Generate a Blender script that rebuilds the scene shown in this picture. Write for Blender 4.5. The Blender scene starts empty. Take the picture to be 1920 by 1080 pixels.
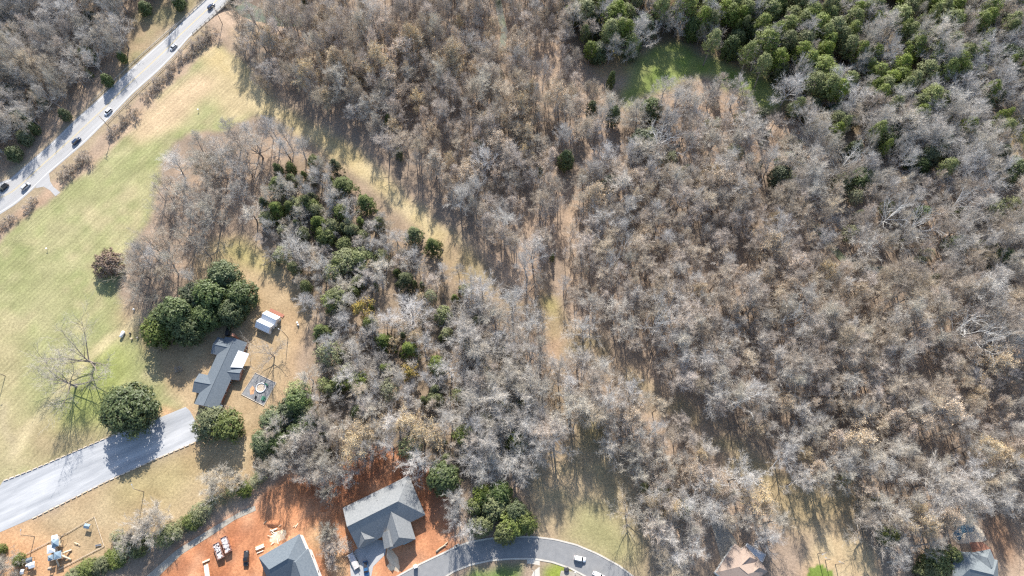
import bpy, math, random
import numpy as np
R = math.radians
random.seed(7); rng = np.random.default_rng(7)
scene = bpy.context.scene
col = scene.collection

# ------------------------------------------------------------------ camera, sky, sun, exposure
CAM_H, TILT, FPX = 280.0, R(24.0), 1280.0
cam = bpy.data.cameras.new("camera"); cam.lens = 24.0; cam.sensor_width = 36.0
cam.clip_start = 1.0; cam.clip_end = 8000.0
camo = bpy.data.objects.new("camera", cam); col.objects.link(camo)
camo.location = (0, 0, CAM_H); camo.rotation_euler = (TILT, 0, 0)
scene.camera = camo
SUN_EL, SUN_AZ = R(35.0), R(-3.0)           # sun stands beyond the top of the picture
world = bpy.data.worlds.new("World"); scene.world = world; world.use_nodes = True
wn = world.node_tree.nodes; wl = world.node_tree.links
sky = wn.new("ShaderNodeTexSky"); sky.sky_type = 'NISHITA'; sky.sun_disc = False
sky.sun_elevation = SUN_EL; sky.sun_rotation = SUN_AZ
wn["Background"].inputs[1].default_value = 0.125
wl.new(sky.outputs[0], wn["Background"].inputs[0])
sl = bpy.data.lights.new("sun", 'SUN'); sl.energy = 4.6; sl.angle = R(0.5); sl.color = (1.0, 0.95, 0.87)
so = bpy.data.objects.new("sun", sl); col.objects.link(so)
from mathutils import Vector, Matrix
sd = Vector((math.sin(SUN_AZ)*math.cos(SUN_EL), math.cos(SUN_AZ)*math.cos(SUN_EL), math.sin(SUN_EL)))
so.rotation_euler = sd.to_track_quat('Z', 'Y').to_euler()
scene.cycles.use_denoising = False; scene.cycles.filter_width = 1.3; scene.cycles.max_bounces = 6; scene.cycles.diffuse_bounces = 3
scene.view_settings.view_transform = 'Standard'; scene.view_settings.look = 'None'
scene.view_settings.exposure = 1.17; scene.view_settings.gamma = 1.0

# ------------------------------------------------------------------ helpers
def W(px, py, z=0.0):
    """world point at height z seen at a pixel of the 1920x1080 photograph"""
    x = (px-960)/FPX; y = (540-py)/FPX
    s, c = math.sin(TILT), math.cos(TILT)
    t = (CAM_H - z)/(c - y*s)
    return Vector((t*x, t*(s + y*c), z))
def WA(pts, z=0.0):
    return np.array([W(a, b, z)[:2] for a, b in pts])
def to_px(x, y, z=0.0):
    s, c = math.sin(TILT), math.cos(TILT)
    d = z - CAM_H
    f = y*s - d*c; u = y*c + d*s
    return 960 + FPX*x/f, 540 - FPX*u/f

def tag(o, label=None, cat=None, group=None, kind=None):
    if label: o["label"] = label
    if cat: o["category"] = cat
    if group: o["group"] = group
    if kind: o["kind"] = kind
    return o
def empty(name, loc, rz=0.0, label=None, cat=None, group=None):
    o = bpy.data.objects.new(name, None); col.objects.link(o)
    o.location = loc; o.rotation_euler = (0, 0, rz); o.empty_display_size = .5
    return tag(o, label, cat, group)
class MB:
    def __init__(s): s.v = []; s.f = []; s.mi = []; s.cur = 0
    def add(s, v, f):
        b = len(s.v); s.v.extend([tuple(p) for p in v]); s.f.extend([tuple(i+b for i in q) for q in f]); s.mi.extend([s.cur]*len(f)); return s
    def box(s, c, d, rz=0.0, top=None):
        """box centred c with size d; top=(sx,sy) scales the upper face"""
        x, y, z = [k/2 for k in d]; tx, ty = top or (1, 1)
        pts = [(-x,-y,-z),(x,-y,-z),(x,y,-z),(-x,y,-z),(-x*tx,-y*ty,z),(x*tx,-y*ty,z),(x*tx,y*ty,z),(-x*tx,y*ty,z)]
        cs, sn = math.cos(rz), math.sin(rz)
        pts = [(c[0]+a*cs-b*sn, c[1]+a*sn+b*cs, c[2]+e) for a, b, e in pts]
        return s.add(pts, [(0,3,2,1),(4,5,6,7),(0,1,5,4),(1,2,6,5),(2,3,7,6),(3,0,4,7)])
    def tube(s, pts, rad, n=6, cap=True):
        pts = [Vector(p) for p in pts]; b = len(s.v); k = len(pts)
        ref = Vector((0,0,1)) if abs((pts[-1]-pts[0]).normalized().z) < .9 else Vector((1,0,0))
        for i, p in enumerate(pts):
            d = (pts[min(i+1,k-1)] - pts[max(i-1,0)]).normalized()
            a = d.cross(ref).normalized(); c = d.cross(a)
            r = rad[i] if hasattr(rad, '__len__') else rad
            for j in range(n):
                t = 2*math.pi*j/n; s.v.append(tuple(p + a*(math.cos(t)*r) + c*(math.sin(t)*r)))
        F = [(b+i*n+j, b+i*n+(j+1)%n, b+(i+1)*n+(j+1)%n, b+(i+1)*n+j) for i in range(k-1) for j in range(n)]
        if cap and n > 2: F += [tuple(b+j for j in range(n))[::-1], tuple(b+(k-1)*n+j for j in range(n))]
        s.f += F; s.mi += [s.cur]*len(F); return s
    def prism(s, poly, z0, z1):
        n = len(poly); v = [(a,b,z0) for a,b in poly]+[(a,b,z1) for a,b in poly]
        return s.add(v, [tuple(range(n))[::-1], tuple(range(n,2*n))]+[(i,(i+1)%n,n+(i+1)%n,n+i) for i in range(n)])
    def mesh(s, name, mats, smooth=False):
        m = bpy.data.meshes.new(name); m.from_pydata(s.v, [], s.f)
        for x in (mats if isinstance(mats, (list, tuple)) else [mats]): m.materials.append(x)
        if any(s.mi): m.polygons.foreach_set("material_index", s.mi)
        if smooth: m.polygons.foreach_set("use_smooth", [True]*len(s.f))
        m.update(); return m
    def build(s, name, mats, parent=None, smooth=False, loc=None, rz=0):
        o = bpy.data.objects.new(name, s.mesh(name, mats, smooth)); col.objects.link(o)
        if parent: o.parent = parent
        if loc is not None: o.location = loc; o.rotation_euler = (0,0,rz)
        return o
def area2(p): return sum(p[i][0]*p[(i+1)%len(p)][1]-p[(i+1)%len(p)][0]*p[i][1] for i in range(len(p)))
def ccw(p): return p if area2(p) > 0 else p[::-1]

# ------------------------------------------------------------------ materials
def mat(name, c, rough=.8, spec=.2, metal=0., noise=None, c2=None, scale=4., detail=6., rnd=0., bump=0., coord='Object', stretch=None):
    """principled material; colour varied by noise between c and c2, by object random by rnd"""
    m = bpy.data.materials.new(name); m.use_nodes = True; nt = m.node_tree; n = nt.nodes; l = nt.links
    p = n["Principled BSDF"]; p.inputs["Roughness"].default_value = rough; p.inputs["Metallic"].default_value = metal
    p.inputs["Specular IOR Level"].default_value = spec
    p.inputs["Base Color"].default_value = (*c, 1)
    out = None
    if c2:
        tc = n.new("ShaderNodeTexCoord"); nz = n.new("ShaderNodeTexNoise"); nz.inputs["Scale"].default_value = scale; nz.inputs["Detail"].default_value = detail
        nz.inputs["Roughness"].default_value = .65
        src = tc.outputs[coord]
        if stretch:
            for kw in (dict(Rotation=(0,0,-stretch[0])), dict(Scale=(stretch[1],1,1))):
                mp_ = n.new("ShaderNodeMapping"); key = list(kw)[0]; mp_.inputs[key].default_value = kw[key]; l.new(src, mp_.inputs["Vector"]); src = mp_.outputs[0]
        l.new(src, nz.inputs["Vector"])
        rp = n.new("ShaderNodeValToRGB"); rp.color_ramp.elements[0].position = .3; rp.color_ramp.elements[1].position = .7
        rp.color_ramp.elements[0].color = (*c, 1); rp.color_ramp.elements[1].color = (*c2, 1)
        l.new(nz.outputs[0], rp.inputs[0]); out = rp.outputs[0]
        if bump:
            b = n.new("ShaderNodeBump"); b.inputs["Strength"].default_value = bump; l.new(nz.outputs[0], b.inputs["Height"]); l.new(b.outputs[0], p.inputs["Normal"])
    if rnd:
        oi = n.new("ShaderNodeObjectInfo"); mr = n.new("ShaderNodeMapRange"); mr.inputs[3].default_value = 1-rnd; mr.inputs[4].default_value = 1+rnd
        l.new(oi.outputs["Random"], mr.inputs[0])
        hs = n.new("ShaderNodeHueSaturation"); hs.inputs["Color"].default_value = (*c, 1)
        if out: l.new(out, hs.inputs["Color"])
        l.new(mr.outputs[0], hs.inputs["Value"])
        m2 = n.new("ShaderNodeMath"); m2.operation = 'MULTIPLY'; m2.inputs[1].default_value = 7.31; l.new(oi.outputs["Random"], m2.inputs[0])
        fr = n.new("ShaderNodeMath"); fr.operation = 'FRACT'; l.new(m2.outputs[0], fr.inputs[0])
        mh = n.new("ShaderNodeMapRange"); mh.inputs[3].default_value = .5-.012; mh.inputs[4].default_value = .5+.008; l.new(fr.outputs[0], mh.inputs[0]); l.new(mh.outputs[0], hs.inputs["Hue"])
        ms = n.new("ShaderNodeMapRange"); ms.inputs[3].default_value = .75; ms.inputs[4].default_value = 1.2; l.new(fr.outputs[0], ms.inputs[0]); l.new(ms.outputs[0], hs.inputs["Saturation"])
        out = hs.outputs[0]
    if out: l.new(out, p.inputs["Base Color"])
    return m
M = {}
M['bark'] = mat('bark', (.20,.165,.14), .9, .1, c2=(.30,.26,.23), scale=.8, rnd=.2)
M['bark_pale'] = mat('bark_pale', (.33,.31,.285), .85, .15, c2=(.46,.435,.41), scale=.6, rnd=.12)
M['bark_white'] = mat('bark_white', (.62,.60,.56), .8, .2, c2=(.80,.78,.74), scale=.5)
M['twig_brown'] = mat('twig_brown', (.43,.366,.295), .9, .1, c2=(.53,.462,.382), scale=.25, rnd=.28)
M['twig_grey'] = mat('twig_grey', (.43,.39,.333), .9, .1, c2=(.535,.492,.43), scale=.25, rnd=.2)
M['twig_pale'] = mat('twig_pale', (.44,.412,.375), .9, .1, c2=(.55,.522,.485), scale=.25, rnd=.15)
M['leaf_russet'] = mat('leaf_russet', (.17,.125,.095), .85, .1, c2=(.27,.20,.155), scale=.6)
M['leaf_tan'] = mat('leaf_tan', (.44,.325,.205), .8, .1, c2=(.55,.43,.29), scale=.4, rnd=.2)
M['leaf_gold'] = mat('leaf_gold', (.34,.23,.09), .8, .1, c2=(.30,.255,.11), scale=.4, rnd=.2)
M['leaf_ever'] = mat('leaf_ever', (.045,.066,.022), .55, .35, c2=(.105,.130,.045), scale=.35, rnd=.25)
M['leaf_light'] = mat('leaf_light', (.078,.098,.027), .6, .3, c2=(.15,.168,.052), scale=.35, rnd=.2)
M['leaf_pine'] = mat('leaf_pine', (.072,.098,.022), .6, .25, c2=(.165,.188,.044), scale=.35, rnd=.25)
M['leaf_cedar'] = mat('leaf_cedar', (.058,.078,.024), .7, .2, c2=(.115,.13,.042), scale=.4, rnd=.3)
M['leaf_sage'] = mat('leaf_sage', (.16,.18,.085), .7, .2, c2=(.26,.26,.13), scale=.4, rnd=.2)

# ------------------------------------------------------------------ ground zones (pixel outlines -> world)
def noise2(x, y, s, seed=0):
    """smooth value noise, arrays"""
    r = np.random.default_rng(seed); T = r.random((256, 256))
    u = x/s + 1000; v = y/s + 1000; i = np.floor(u).astype(int); j = np.floor(v).astype(int)
    a = u-i; b = v-j; a = a*a*(3-2*a); b = b*b*(3-2*b)
    g = lambda m, n: T[m % 256, n % 256]
    return (g(i,j)*(1-a)+g(i+1,j)*a)*(1-b) + (g(i,j+1)*(1-a)+g(i+1,j+1)*a)*b
def inpoly(x, y, poly):
    m = np.zeros(x.shape, bool); n = len(poly)
    for i in range(n):
        x0, y0 = poly[i]; x1, y1 = poly[(i+1) % n]
        if y0 == y1: continue
        c = ((y0 > y) != (y1 > y)) & (x < (x1-x0)*(y-y0)/(y1-y0)+x0); m ^= c
    return m
def dist_line(x, y, pl):
    d = np.full(x.shape, 1e9)
    for (x0,y0),(x1,y1) in zip(pl[:-1], pl[1:]):
        dx, dy = x1-x0, y1-y0; t = np.clip(((x-x0)*dx+(y-y0)*dy)/(dx*dx+dy*dy), 0, 1)
        d = np.minimum(d, np.hypot(x-x0-t*dx, y-y0-t*dy))
    return d
def axis(lo, hi, far):
    a = np.arange(lo, hi+.01, 1.0); o = np.array([3,8,18,40,90,200,450,1000,far])
    return np.concatenate([lo-o[::-1], a, hi+o])
gx = axis(-315, 315, 2500); gy = axis(-25, 335, 2500)
GX, GY = np.meshgrid(gx, gy)
wx = GX + 5*(noise2(GX,GY,9,1)-.5) + 2.4*(noise2(GX,GY,3,2)-.5); wy = GY + 5*(noise2(GX,GY,9,3)-.5) + 2.4*(noise2(GX,GY,3,4)-.5)
def blur(m, k):
    m = m.astype(float)
    for ax in (0, 1):
        for _ in range(2):
            c = np.zeros_like(m)
            for d in range(-k, k+1): c += np.roll(m, d, ax)
            m = c/(2*k+1)
    return m
nA = noise2(GX,GY,22,5); nB = noise2(GX,GY,7,6); nC = noise2(GX,GY,55,8)
base = np.array([.275,.20,.145]); alt = np.array([.36,.272,.20]); drk = np.array([.21,.162,.122])
t = np.clip((nA*.6+nB*.4-.3)*2.2, 0, 1)[...,None]; GC = drk*(1-t) + (base*(1-nC[...,None])+alt*nC[...,None])*t
zone = np.zeros(GX.shape, int); stripe = np.zeros(GX.shape)
ZN = ['forest_floor', 'meadow', 'lawn', 'red_clay_ground', 'verge', 'woodland_path', 'clearing']
def paint(mask, c, z=None, k=1, c2=None, amt=1.0, st=None):
    global GC
    m = blur(mask, k)*amt if k else mask*amt
    cc = np.array(c)[None,None,:]
    if c2 is not None:
        tt = np.clip((noise2(GX,GY,16,11)*.6+noise2(GX,GY,5,12)*.4-.3)*2.5,0,1)[...,None]; cc = cc*(1-tt)+np.array(c2)*tt
    GC = GC*(1-m[...,None]) + cc*m[...,None]
    if z is not None: zone[m > .5] = ZN.index(z)
    if st is not None: stripe[:] = stripe*(1-m) + st*m
def pz(pts, c, z=None, k=1, c2=None, amt=1.0, st=None): paint(inpoly(wx, wy, WA(pts)), c, z, k, c2, amt, st)
def ln(pts, w, c, z=None, k=1, c2=None, amt=1.0, st=None): paint(dist_line(wx, wy, WA(pts)) < w/2, c, z, k, c2, amt, st)

P_MEADOW = [(-120,560),(0,450),(60,402),(108,364),(150,332),(230,262),(330,150),(385,100),(415,85),(470,140),(510,200),(450,225),(430,245),(350,250),(300,300),(285,370),(270,420),(240,480),(220,540),(232,590),(290,610),(300,680),(345,740),(362,765),(280,792),(0,905),(-120,960)]
P_YARD = [(262,600),(330,560),(400,450),(470,455),(530,500),(575,545),(585,600),(560,650),(548,720),(510,770),(490,830),(480,880),(370,890),(340,760),(290,690)]
P_LAWN = [(-120,1060),(0,1000),(370,830),(400,800),(480,790),(485,880),(420,950),(330,985),(260,1030),(140,1095),(-120,1130)]
P_CLAY = [(250,1100),(330,1030),(480,952),(540,885),(600,905),(680,835),(770,850),(830,900),(850,990),(862,1030),(790,1075),(700,1110)]
P_GREEN = [(1168,205),(1170,150),(1185,110),(1225,90),(1275,82),(1330,108),(1385,128),(1445,152),(1475,188),(1455,205),(1410,196),(1365,160),(1330,143),(1290,152),(1252,160),(1212,172),(1188,208)]
P_SOUTH = [(995,890),(1030,830),(1120,820),(1185,900),(1205,960),(1222,1100),(1180,1100),(1110,1045),(1000,1012)]
P_STRAW = [(395,95),(440,140),(500,195),(560,238),(620,268),(680,315),(740,368),(800,420),(860,478)]
P_EYARD = [(1505,1100),(1503,1035),(1520,1000),(1570,985),(1625,1015),(1660,1100)]
P_ESTRAW = [(1425,870),(1500,905),(1610,900),(1625,960),(1570,990),(1480,995),(1440,950)]
P_FAR = [(1850,955),(1885,965),(1905,1000),(1900,1060),(1870,1040),(1845,1000)]
P_BANK = [(170,215),(215,140),(232,95),(245,30),(300,-10),(390,-40),(385,0),(350,33),(270,108)]
PINEF = [(1060,-120),(1900,-120),(1860,200),(1780,280),(1700,290),(1560,240),(1450,210),(1400,150),(1300,100),(1200,90),(1100,110),(1070,50)]
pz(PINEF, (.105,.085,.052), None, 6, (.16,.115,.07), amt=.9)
pz([(490,340),(560,290),(640,300),(700,370),(780,420),(860,490),(960,650),(1010,850),(900,900),(600,850),(570,690),(600,620),(560,560),(500,480)], (.18,.14,.098), None, 4, (.24,.18,.125), amt=.85)  # grove floor colour darkened to stand for shade between the trees
MG = (.222,.222,.105)
pz(P_MEADOW, MG, 'meadow', 1, (.278,.258,.138), st=1)
mdw = inpoly(wx, wy, WA(P_MEADOW))
paint(mdw & (noise2(GX,GY,5.5,41)*.6+noise2(GX,GY,17,42)*.4 > .60), (.185,.205,.085), None, 1, amt=.45)
paint(mdw & (noise2(GX,GY,4.0,43)*.6+noise2(GX,GY,21,44)*.4 > .64), (.34,.28,.17), None, 1, amt=.5)
pz([(235,240),(300,185),(350,145),(385,135),(420,155),(370,200),(320,250),(260,275)], (.40,.30,.19), None, 3, amt=.95)
pz([(380,120),(415,90),(480,160),(500,200),(440,220),(400,190)], (.36,.285,.17), None, 3, amt=.9)
pz([(-60,640),(20,620),(60,760),(30,900),(-60,900)], (.30,.25,.145), None, 4, amt=.7)
pz([(40,800),(130,770),(190,800),(200,830),(60,880)], (.27,.205,.125), None, 4, amt=.8)
pz([(120,690),(230,640),(250,690),(190,800),(110,800)], (.20,.23,.065), None, 4, amt=.7)
pz(P_YARD, (.285,.205,.120), 'lawn', 2, (.34,.255,.155))
pz([(395,455),(470,462),(530,510),(500,520),(420,480)], (.28,.25,.10), None, 3, amt=.8)
pz(P_LAWN, (.285,.205,.120), 'lawn', 2, (.33,.255,.155), st=.6)
pz([(200,900),(330,850),(370,870),(340,930),(220,960)], (.23,.20,.085), None, 4, amt=.5)
pz([(-60,1000),(20,985),(70,1000),(100,1030),(150,1030),(140,1100),(-60,1100)], (.42,.235,.125), None, 4, amt=.85)
pz([(215,570),(262,575),(290,600),(270,625),(225,640)], (.32,.24,.15), None, 3, amt=.8)
for off in (-1.2, 1.2):
    ln([(262+off*2,585+off*2),(205+off*2,640+off*2),(150+off*2,690+off*2),(80+off*2,770+off*2),(10+off*2,860+off*2)], 2.1, (.42,.35,.21), None, 1, amt=.85)
ln([(8,760),(18,800),(25,840)], 3, (.33,.27,.18), None, 1, amt=.6)
ln([(380,770),(372,750),(400,690),(412,660)], 3.0, (.33,.26,.16), None, 1, amt=.7)
ln([(545,600),(560,640),(548,700),(515,770),(490,830)], 6, (.33,.225,.13), None, 2, amt=.7)
pz([(290,770),(350,760),(358,775),(300,795)], (.42,.25,.15), None, 1, amt=.8)
ln(P_STRAW, 11, (.36,.285,.15), 'woodland_path', 2, (.40,.325,.19), st=.5)
ln([(855,470),(885,520),(900,570)], 8, (.30,.20,.115), 'woodland_path', 2)
ln([(1062,330),(1075,400),(1082,470),(1075,540)], 4.0, (.34,.25,.175), 'woodland_path', 1, amt=.8)
ln([(1010,520),(1035,590),(1048,660),(1045,740),(1056,830),(1060,900)], 8, (.34,.225,.14), 'woodland_path', 2, (.28,.21,.13), amt=.75)
ln([(1030,570),(1045,620)], 8, (.22,.21,.07), None, 2, amt=.8)
pz([(1080,760),(1120,770),(1140,830),(1090,840)], (.24,.20,.10), None, 2, amt=.8)
pz(P_SOUTH, (.31,.235,.15), 'clearing', 3, (.28,.23,.13))
pz([(1065,950),(1110,935),(1160,970),(1200,1010),(1210,1090),(1110,1035),(1060,1005)], (.225,.215,.105), None, 4, amt=.8)
CORR = [(850,465),(905,530),(960,575),(1030,605),(1090,645),(1150,690),(1210,735),(1270,780),(1330,830),(1400,875),(1470,910)]
ln(CORR, 12, (.25,.185,.125), None, 3, (.22,.185,.10), amt=.8)
pz(P_GREEN, (.13,.175,.045), 'meadow', 2, (.195,.21,.08))
ln([(1138,60),(1150,95),(1168,130)], 7, (.28,.25,.10), 'clearing', 1)
pz([(1110,110),(1160,100),(1170,140),(1120,145)], (.30,.215,.125), 'clearing', 2)
pz(P_CLAY, (.32,.130,.062), 'red_clay_ground', 1, (.45,.21,.108))
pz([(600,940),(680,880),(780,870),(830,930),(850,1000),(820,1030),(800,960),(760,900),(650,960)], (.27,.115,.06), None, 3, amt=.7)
pz([(330,1040),(450,975),(500,960),(480,1000),(400,1060)], (.33,.14,.07), None, 4, amt=.6)
for tk in ([(470,1075),(480,1000),(540,930),(640,905),(760,875)],[(420,1075),(440,1010),(500,970)],[(612,1080),(590,1010),(600,950),(660,915)],[(840,960),(848,1010),(820,1040)]):
    for o_ in (0, 7): ln([(x_+o_,y_+o_*.5) for x_,y_ in tk], 1.1, (.22,.085,.045), None, 0, amt=.55)
paint(inpoly(wx,wy,WA(P_CLAY)) & (noise2(GX,GY,6,71)*.6+noise2(GX,GY,2.5,72)*.4 > .60), (.52,.30,.18), None, 1, amt=.55)
paint(inpoly(wx,wy,WA(P_CLAY)) & (noise2(GX,GY,7,73)*.6+noise2(GX,GY,2.2,74)*.4 > .63), (.20,.085,.05), None, 1, amt=.5)
pz([(520,930),(545,925),(550,945),(528,950)], (.19,.09,.055), None, 1, amt=.7)
pz([(800,930),(830,925),(835,960),(810,965)], (.22,.10,.06), None, 2, amt=.7)
ln([(590,930),(585,1000),(610,1080)], 4, (.27,.12,.065), None, 1, amt=.6)
ln([(440,1080),(470,1010),(520,960)], 5, (.36,.17,.09), None, 2, amt=.6)
pz([(480,900),(560,900),(600,1000),(560,1010),(500,985)], (.50,.25,.13), None, 4, amt=.5)
ln([(600,1000),(640,1080)], 9, (.40,.28,.16), None, 2, amt=.7)
pz([(860,1100),(888,1064),(958,1050),(985,1052),(980,1100)], (.10,.145,.045), 'lawn', 1, (.14,.17,.06))
pz([(1000,1050),(1058,1053),(1120,1090),(1010,1100)], (.24,.19,.13), 'lawn', 1)
pz([(1018,1062),(1050,1056),(1062,1068),(1050,1100),(1012,1100)], (.19,.225,.045), None, 1)
pz(P_ESTRAW, (.25,.185,.11), 'clearing', 4, (.30,.23,.13))
pz(P_EYARD, (.40,.265,.15), 'clearing', 2, (.36,.28,.17))
pz([(1510,1060),(1532,1048),(1555,1070),(1562,1110),(1505,1110)], (.13,.18,.04), 'lawn', 0)
pz(P_FAR, (.25,.155,.10), 'clearing', 2)
pz([(1880,225),(1960,215),(1960,290),(1900,260)], (.22,.22,.08), 'clearing', 2)
ln([(1893,255),(1897,330)], 6, (.34,.25,.13), 'clearing', 2)
pz(P_BANK, (.25,.19,.12), 'verge', 3, (.225,.195,.11))
ln([(-60,372),(19,337),(92,274),(180,192),(270,110),(350,34),(420,-30)], 5, (.30,.245,.17), 'verge', 1)
ln([(-60,445),(0,408),(90,340),(160,272),(250,183),(325,112),(355,76),(380,58)], 7, (.27,.215,.145), 'verge', 1)
ln([(-60,480),(0,438),(70,382),(100,358)], 4, (.36,.25,.17), None, 1, amt=.7)
ln([(112,352),(160,318),(230,255),(330,145),(400,80)], 4, (.34,.25,.175), None, 1, amt=.6)
pz([(430,60),(470,30),(500,40),(470,80),(440,110)], (.31,.235,.15), None, 2, amt=.7)
# relief: creek hollow beneath the bridge, earth banks behind the new house
C0 = W(462, -5); HZ = np.zeros(GX.shape)
CREEK = WA([(360,-60),(420,-20),(455,8),(480,20),(520,28),(600,30)])
dcr = dist_line(GX, GY, CREEK); HZ -= 4.5*np.exp(-(dcr/9.0)**2)*np.clip(1.3-dist_line(GX,GY,WA([(350,-60),(380,-40)]))/400,0,1)
bank = dist_line(wx, wy, WA([(600,1010),(640,960),(700,935),(745,905),(775,868)])); HZ += np.where(inpoly(GX,GY,WA([(560,1040),(560,820),(820,800),(800,900),(740,905),(660,960),(620,1010)])), 1.6*np.exp(-(bank/2.2)**2), 1.6*np.exp(-(bank/2.2)**2))
HZ += np.where(zone == 3, .8*(noise2(GX,GY,3.5,21)-.5), 0) + np.where(zone == 0, .5*(noise2(GX,GY,5,22)-.5), 0)*np.clip((dist_line(GX,GY,WA([(-60,400),(92,300),(250,160),(350,50),(430,-30)]))-10)/8,0,1)
STREAM1 = [(1530,420),(1555,455),(1585,488),(1620,498),(1660,506),(1700,530)]; STREAM2 = [(930,-20),(938,25),(946,60),(940,95)]
for st_ in (STREAM1, STREAM2): HZ -= 1.3*np.exp(-(dist_line(GX,GY,WA(st_))/2.6)**2)
HZ = blur(HZ, 1)
# keep paved places level
def flat(pts, marg=2.0):
    global HZ
    m = blur(inpoly(GX,GY,WA(pts)), 2); HZ = HZ*(1-np.clip(m*3,0,1)) - .0*m
def height(x, y):
    i = int(np.clip(np.searchsorted(gx, x)-1, 0, len(gx)-2)); j = int(np.clip(np.searchsorted(gy, y)-1, 0, len(gy)-2))
    return float(HZ[j:j+2, i:i+2].min())
ROAD_L = [(-60,372),(0,342),(19,335),(92,272),(140,225),(180,190),(225,148),(270,107),(312,70),(350,32),(385,0),(425,-40)]
ROAD_R = [(-60,440),(0,402),(30,383),(60,357),(90,327),(160,267),(200,227),(250,175),(295,135),(325,105),(355,70),(375,52),(402,27),(425,4),(470,-40)]
DRIVE = [(-60,1010),(5,903),(60,882),(200,822),(290,787),(348,763),(356,770),(372,800),(375,824),(320,848),(200,902),(60,972),(0,998),(-60,1030)]
LANE_N = [(690,1120),(740,1085),(780,1063),(822,1043),(855,1027),(880,1018),(920,1011),(960,1008),(1000,1008),(1040,1013),(1080,1023),(1120,1040),(1160,1062),(1190,1085),(1215,1110)]
LANE_S = [(770,1120),(820,1090),(850,1070),(880,1058),(920,1049),(960,1046),(1000,1046),(1035,1052),(1070,1064),(1100,1080),(1125,1100)]
flat(DRIVE); flat(LANE_N+LANE_S[::-1]); flat([(640,960),(760,890),(800,980),(850,1000),(860,1030),(780,1063),(700,1100),(650,1090)]); flat([(470,1000),(560,970),(620,1110),(470,1110)])
flat([(1770,960),(1870,950),(1920,1010),(1920,1100),(1760,1100)]); flat([(1310,965),(1420,980),(1480,1040),(1480,1110),(1300,1110)]); flat([(250,1115),(270,1075),(400,980),(480,940),(490,965),(400,1015),(300,1115)]); flat([(60,320),(120,320),(125,375),(60,380)])
flat(ROAD_L[:-3]+ROAD_R[:-4][::-1])

gm = bpy.data.materials.new('ground'); gm.use_nodes = True
n = gm.node_tree.nodes; l = gm.node_tree.links; p = n["Principled BSDF"]; p.inputs["Roughness"].default_value = .95; p.inputs["Specular IOR Level"].default_value = .05
at = n.new("ShaderNodeAttribute"); at.attribute_name = "soil"
sa = n.new("ShaderNodeAttribute"); sa.attribute_name = "mown"
ge = n.new("ShaderNodeNewGeometry")
def nz(scale, det=4., ro=.6):
    k = n.new("ShaderNodeTexNoise"); k.inputs["Scale"].default_value = scale; k.inputs["Detail"].default_value = det; k.inputs["Roughness"].default_value = ro
    l.new(ge.outputs["Position"], k.inputs["Vector"]); return k.outputs[0]
def mr(i, a, b, lo=.3, hi=.7):
    k = n.new("ShaderNodeMapRange"); k.inputs[1].default_value = lo; k.inputs[2].default_value = hi; k.inputs[3].default_value = a; k.inputs[4].default_value = b; l.new(i, k.inputs[0]); return k.outputs[0]
def ma(op, a, b):
    k = n.new("ShaderNodeMath"); k.operation = op
    for i, q in enumerate((a, b)):
        if isinstance(q, (int, float)): k.inputs[i].default_value = q
        else: l.new(q, k.inputs[i])
    return k.outputs[0]
f = ma('MULTIPLY', mr(nz(1.1, 5, .7), .72, 1.28), mr(nz(.12, 4), .86, 1.14))
f = ma('MULTIPLY', f, mr(nz(4.0, 2, .6), .86, 1.14))
a1, a2 = W(0,450), W(330,150); rd = math.atan2(a2.y-a1.y, a2.x-a1.x)
mp = n.new("ShaderNodeMapping"); mp.inputs["Rotation"].default_value = (0,0,-rd); l.new(ge.outputs["Position"], mp.inputs["Vector"])
wv = n.new("ShaderNodeTexWave"); wv.bands_direction = 'Y'; wv.inputs["Scale"].default_value = .155; wv.inputs["Distortion"].default_value = .35; wv.inputs["Detail"].default_value = 2; wv.inputs["Detail Scale"].default_value = .6
l.new(mp.outputs[0], wv.inputs["Vector"])
mp2 = n.new("ShaderNodeMapping"); mp2.inputs["Scale"].default_value = (.025,.8,1); l.new(mp.outputs[0], mp2.inputs["Vector"])
ns = n.new("ShaderNodeTexNoise"); ns.inputs["Scale"].default_value = 1.; ns.inputs["Detail"].default_value = 3; l.new(mp2.outputs[0], ns.inputs["Vector"])
sv = ma('ADD', ma('MULTIPLY', ma('SUBTRACT', wv.outputs[1], .5), .08), ma('MULTIPLY', ma('SUBTRACT', ns.outputs[0], .5), .55))
f = ma('MULTIPLY', f, ma('ADD', 1.0, ma('MULTIPLY', sv, sa.outputs["Fac"])))
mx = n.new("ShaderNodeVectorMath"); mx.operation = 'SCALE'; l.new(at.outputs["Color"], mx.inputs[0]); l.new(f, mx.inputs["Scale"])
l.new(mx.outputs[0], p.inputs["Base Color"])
bp = n.new("ShaderNodeBump"); bp.inputs["Strength"].default_value = .5; bp.inputs["Distance"].default_value = .25; l.new(nz(2.2, 5, .7), bp.inputs["Height"]); l.new(bp.outputs[0], p.inputs["Normal"])
M['ground'] = gm
ny, nx = GX.shape
idx = np.arange(ny*nx).reshape(ny, nx)
quad = np.stack([idx[:-1,:-1], idx[:-1,1:], idx[1:,1:], idx[1:,:-1]], -1)
fz = zone[:-1,:-1]
V = np.stack([GX, GY, HZ], -1).reshape(-1, 3); GCf = np.clip(GC, .01, 1).reshape(-1, 3); STf = stripe.reshape(-1)
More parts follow.
